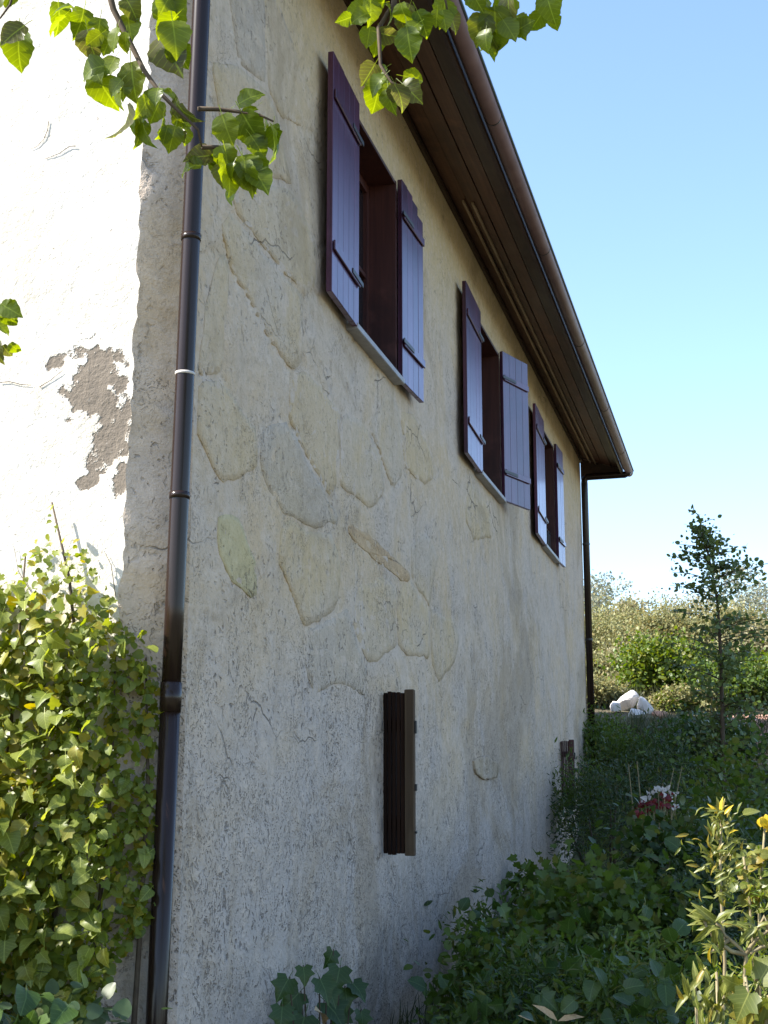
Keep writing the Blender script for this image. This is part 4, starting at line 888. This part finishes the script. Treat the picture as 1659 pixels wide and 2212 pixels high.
# ------------------------------------------------------------------ climbing vine on the gable
def inside(x, y, poly):
    c = False; j = len(poly) - 1
    for i in range(len(poly)):
        if (poly[i][1] > y) != (poly[j][1] > y) and x < (poly[j][0] - poly[i][0]) * (y - poly[i][1]) / (poly[j][1] - poly[i][1]) + poly[i][0]: c = not c
        j = i
    return c
VINE = [(-120, 1180), (-40, 1230), (20, 1240), (60, 1190), (95, 1140), (112, 1075), (125, 1160), (175, 1165), (205, 1230), (250, 1290), (272, 1370), (305, 1365), (335, 1440), (350, 1560), (322, 1640), (348, 1760), (326, 1850), (340, 1950), (305, 2010), (262, 2070), (235, 2160), (200, 2260), (200, 2420), (-120, 2420)]
def vine():
    b0 = world(-.30, .9, 0); z0 = gz1(b0[0], b0[1]); O = np.array([b0[0], b0[1], z0 - .03])
    o = thing('climbing_vine', 'leafy climbing vine covering the lower sunlit gable wall', 'vine', tuple(O))
    def spot(off):
        while True:
            x, y = rng.uniform(-120, 365), rng.uniform(1075, 2420)
            if not inside(x, y, VINE): continue
            dens = np.interp(y, [1075, 1250, 1400, 2420], [.35, .7, 1, 1])
            if rng.random() < dens: break
        up = -.17 if x < 255 else -.17 + .13 * min(1, (x - 255) / 110.0)
        if x > 240: off = .02 + off * .32
        return on_plane(x, y, world(up - off, 0, 0), D3), x, y
    def face(x, m_):                       # leaves near the corner follow the bevel and turn away from the sun
        k = np.clip((x - 235) / 60.0, 0, 1)[:, None]; return (1 - k) * np.array([-.35, -.75, .62]) + k * np.array([.55, -.80, .25])
    n = 0
    while n < 300:
        P, x, y = spot(1.0); P, x, y = spot(rng.uniform(.16, .30)) if x < 250 else spot(rng.uniform(.04, .12))
        if x > 235 and rng.random() < .5: continue
        big = np.interp(x, [0, 150, 230, 300], [1.0, .95, .75, .7])
        if y < 1260: big *= .55
        T = np.array([rng.normal(-.1, .6), -.5, -.7 + rng.normal(0, .45)]); Nn = face(np.array([x]), 1)[0] + rng.normal(0, .40, 3)
        leaf_part(['heart', 'lobed', 'broad2'][n % 3], M_vine, o, P - O, T, Nn, .080 * big * rng.uniform(.5, 1.35), 'leaf', float(rng.choice([.2, .5, .9])))
        n += 1
    P, S, Xs = [], [], []
    for i in range(4300):
        p, x, y = spot(rng.uniform(.02, .20)); Xs.append(x)
        P.append(p - O); S.append(np.interp(x, [0, 180, 260], [.052, .047, .040]) * rng.uniform(.5, 1.35) * (.65 if y < 1260 else 1))
    P = np.array(P); m_ = len(P); T = np.stack([rng.normal(0, .6, m_), np.full(m_, -.4), -.5 + rng.normal(0, .55, m_)], 1); Nn = face(np.array(Xs), m_) + rng.normal(0, .5, (m_, 3))
    leaves_mesh('foliage', P[::2], T[::2], Nn[::2], np.array(S)[::2], 'heart', M_vineb, o, True)
    leaves_mesh('foliage', P[1::2], T[1::2], Nn[1::2], np.array(S)[1::2], 'lobed', M_vineb, o, True)
    for i, ln in enumerate([[(60, 2600), (90, 2200), (140, 1800), (175, 1500), (150, 1250), (112, 1085)], [(160, 2600), (200, 2100), (240, 1700), (250, 1400)], [(-40, 2600), (-20, 2000), (30, 1500), (55, 1200)], [(260, 2600), (300, 2050), (320, 1700), (315, 1420)]]):
        pts = [on_plane(a, b, world(-.21 if a < 262 else -.14, 0, 0), D3) - O for a, b in ln]; pts[0][2] = 0.0
        Mb().tube(pts, np.linspace(.016, .004, len(pts)), 6).build('stem', M_stemd, o, True)
    for ln in [[(105, 262), (103, 280), (94, 302), (80, 316), (66, 322)], [(163, 315), (150, 316), (128, 331), (98, 343)], [(0, 826), (20, 824), (44, 830), (66, 832)], [(85, 836), (108, 822), (135, 800)], [(68, 1280), (40, 1235), (30, 1180)], [(250, 1290), (240, 1220), (225, 1190)]]:
        pts = [on_plane(a, b, world(-.178, 0, 0), D3) - O for a, b in ln]; Mb().tube(pts, np.linspace(.002, .001, len(pts)), 5).build('dry_tendril', M_stemd, o)
vine()
# undergrowth at the foot of the vine and the shrub to its left that shades it
bush_px('ground_ivy', 'dark ivy clump at the gable foot below the sunlit vine', 'ivy', 70, 2080, 4.9, .30, 1600, .055, 'heart', M_shade2, clumps=18, parts=90, pmat=M_shadep, pkind='heart', psize=.08)
bush('garden_shrub', 'large leafy shrub left of the gable, outside the picture', 'shrub', -2.75, 5.05, .75, .62, 2.6, 9000, .075, 'ovate', M_shade, clumps=46, stems=6, spread=.26)

# ------------------------------------------------------------------ tree overhead, its twigs hanging into the top of the picture
def overhead():
    tx, ty = 2.6, -1.4; tz = gz1(tx, ty); O = np.array([tx, ty, tz - .08])
    o = thing('overhanging_tree', 'broad-leaved tree whose twigs hang into the top of the picture', 'tree', tuple(O))
    Mb().tube([(0, 0, 0), (.03, .05, 1.0), (-.05, .12, 2.1), (-.25, .45, 2.9)], [.17, .14, .125, .11], 12).build('trunk', M_bark, o, True)
    limb = [np.array([2.35, -.95, 2.8]), np.array([1.9, .4, 3.6]), np.array([1.1, 1.8, 4.05]), np.array([.1, 2.75, 4.1]), np.array([-.75, 3.05, 3.95]), np.array([-1.15, 3.1, 3.75])]
    Mb().tube([p - O for p in limb], [.10, .075, .055, .04, .025, .012], 10).build('limb', M_bark, o, True)
    def near(p): return min(limb[2:], key=lambda q: np.linalg.norm(q - p))
    d0 = 2.95
    BR = [([(225, -60), (245, 20), (280, 90), (310, 150), (345, 200), (385, 240), (428, 280), (436, 318)],
           [(41, 62, 95, 96), (126, 0, 85, 80), (183, 15, 100, 82), (187, 60, 80, 72), (225, 140, 170, 78), (200, 150, 60, 95), (270, -8, 60, 72), (275, 28, 80, 82), (272, 68, 100, 62), (245, 70, 120, 58), (352, -15, 66, 118), (345, 75, 62, 122), (372, 40, 80, 90),
            (282, 130, 85, 94), (283, 222, 98, 100), (262, 180, 100, 62), (322, 210, 110, 74), (372, 208, 60, 84), (355, 245, 95, 72), (380, 270, 105, 62), (402, 272, 90, 48), (320, 190, 60, 60), (300, 250, 80, 70), (395, 235, 75, 58)]),
          ([(428, 235), (470, 236), (505, 240), (560, 248), (590, 262)], [(512, 225, -25, 76), (520, 240, 60, 92), (478, 245, 72, 76), (540, 290, 55, 62), (585, 262, 75, 96), (530, 255, 85, 80), (575, 250, 100, 70)]),
          ([(436, 318), (470, 318), (505, 335), (520, 365)], [(468, 335, 172, 86), (445, 335, 10, 98), (488, 328, 80, 94), (520, 330, 65, 104), (505, 395, 100, 54), (480, 350, 85, 70), (525, 345, 80, 84), (545, 330, 70, 80)]),
          ([(862, -60), (850, 10), (818, 60), (822, 140), (845, 178), (880, 192)],
           [(762, 36, 150, 54), (805, 20, 170, 74), (800, -8, 85, 70), (835, 5, 60, 56), (800, 55, 100, 56), (816, 66, 95, 72), (862, 30, 70, 62), (878, 55, 82, 82), (900, 20, 62, 68), (812, 135, 118, 66), (822, 165, 100, 78), (842, 178, 88, 62), (852, 178, 65, 64), (866, 178, 48, 68), (900, 40, 110, 60)]),
          ([(958, -60), (962, 0), (966, 20)], [(962, -5, 95, 84), (955, 20, 80, 60)]),
          ([(1092, -60), (1084, 10), (1072, 60), (1068, 90)], [(1040, -18, 80, 92), (1045, 25, 100, 74), (1068, 10, 85, 104), (1095, -15, 85, 100), (1115, 30, 78, 64), (1075, 78, 110, 52), (1060, 70, 70, 50), (1085, 40, 60, 70), (1050, 60, 95, 55)]),
          ([(1172, -60), (1180, -10), (1186, 10)], [(1178, -18, 75, 78), (1190, 22, 70, 46)]),
          ([(-60, 620), (-10, 655), (15, 668)], [(0, 655, 30, 62), (-5, 670, 10, 55), (8, 668, 60, 44), (-15, 690, 40, 60), (-8, 735, 85, 50), (5, 745, 60, 40)]),
          ([(40, -60), (22, 10), (0, 40)], [(30, -30, 120, 60), (-10, -20, 80, 60)])]
    for bi, (ln, lvs) in enumerate(BR):
        b = bpy.data.objects.new('branch', None); col.objects.link(b); b.parent = o; b.empty_display_size = .1
        dd = d0 + [0, .02, .02, .12, .2, .05, .1, -.2, .1][bi]
        pts = [at_depth(px, py, dd + .02 * math.sin(i)) for i, (px, py) in enumerate(ln)]
        if bi not in (1, 2):
            q = near(pts[0]); pts = [q, (q + pts[0]) / 2 + np.array([0, .05, .06])] + pts
        r0 = .011 if bi in (0, 3, 5) else .006
        Mb().tube([p - O for p in pts], np.linspace(r0, .0022, len(pts)), 6).build('twig', M_stemd, b, True)
        more = [(px + rng.normal(0, 22), py + rng.normal(0, 20), ang + rng.normal(0, 40), s * .8) for px, py, ang, s in lvs if rng.random() < .8]
        for px, py, ang, s in lvs + more:
            a = math.radians(ang); P = at_depth(px, py, dd + rng.uniform(-.06, .06))
            T = RT * math.cos(a) - UP * math.sin(a) + FW * rng.uniform(-.5, .4)
            Nn = -FW * .8 + rng.normal(0, .38, 3) + np.array([0, 0, .25])
            leaf_part('broad' if rng.random() < .6 else 'broad2', M_treeleaf, b, P - O, T, Nn, s * dd / F * rng.uniform(.82, 1.08), 'leaf', float(rng.choice([.2, .5, .9])))
    # the crown above the picture
    n = 2600; k = rng.integers(0, 4, n); A = np.array(limb)[1:5][k]; P = A + rng.normal(0, 1, (n, 3)) * np.array([.45, .35, .28]) + np.array([.25, -.3, .55])
    P = P[P[:, 2] > 1.6 + P[:, 1] * .66 + .25] - O; n = len(P)
    leaves_mesh('crown', P, rnd_unit(n) + np.array([0, 0, -.5]), rnd_unit(n) + np.array([0, 0, .7]), .075 * rng.uniform(.7, 1.2, n), 'heart', leaf_mat('tree_crown_leaf', (0.055, 0.095, 0.012), (0.085, 0.130, 0.018), None, 0.5, 0.38), o)
overhead()
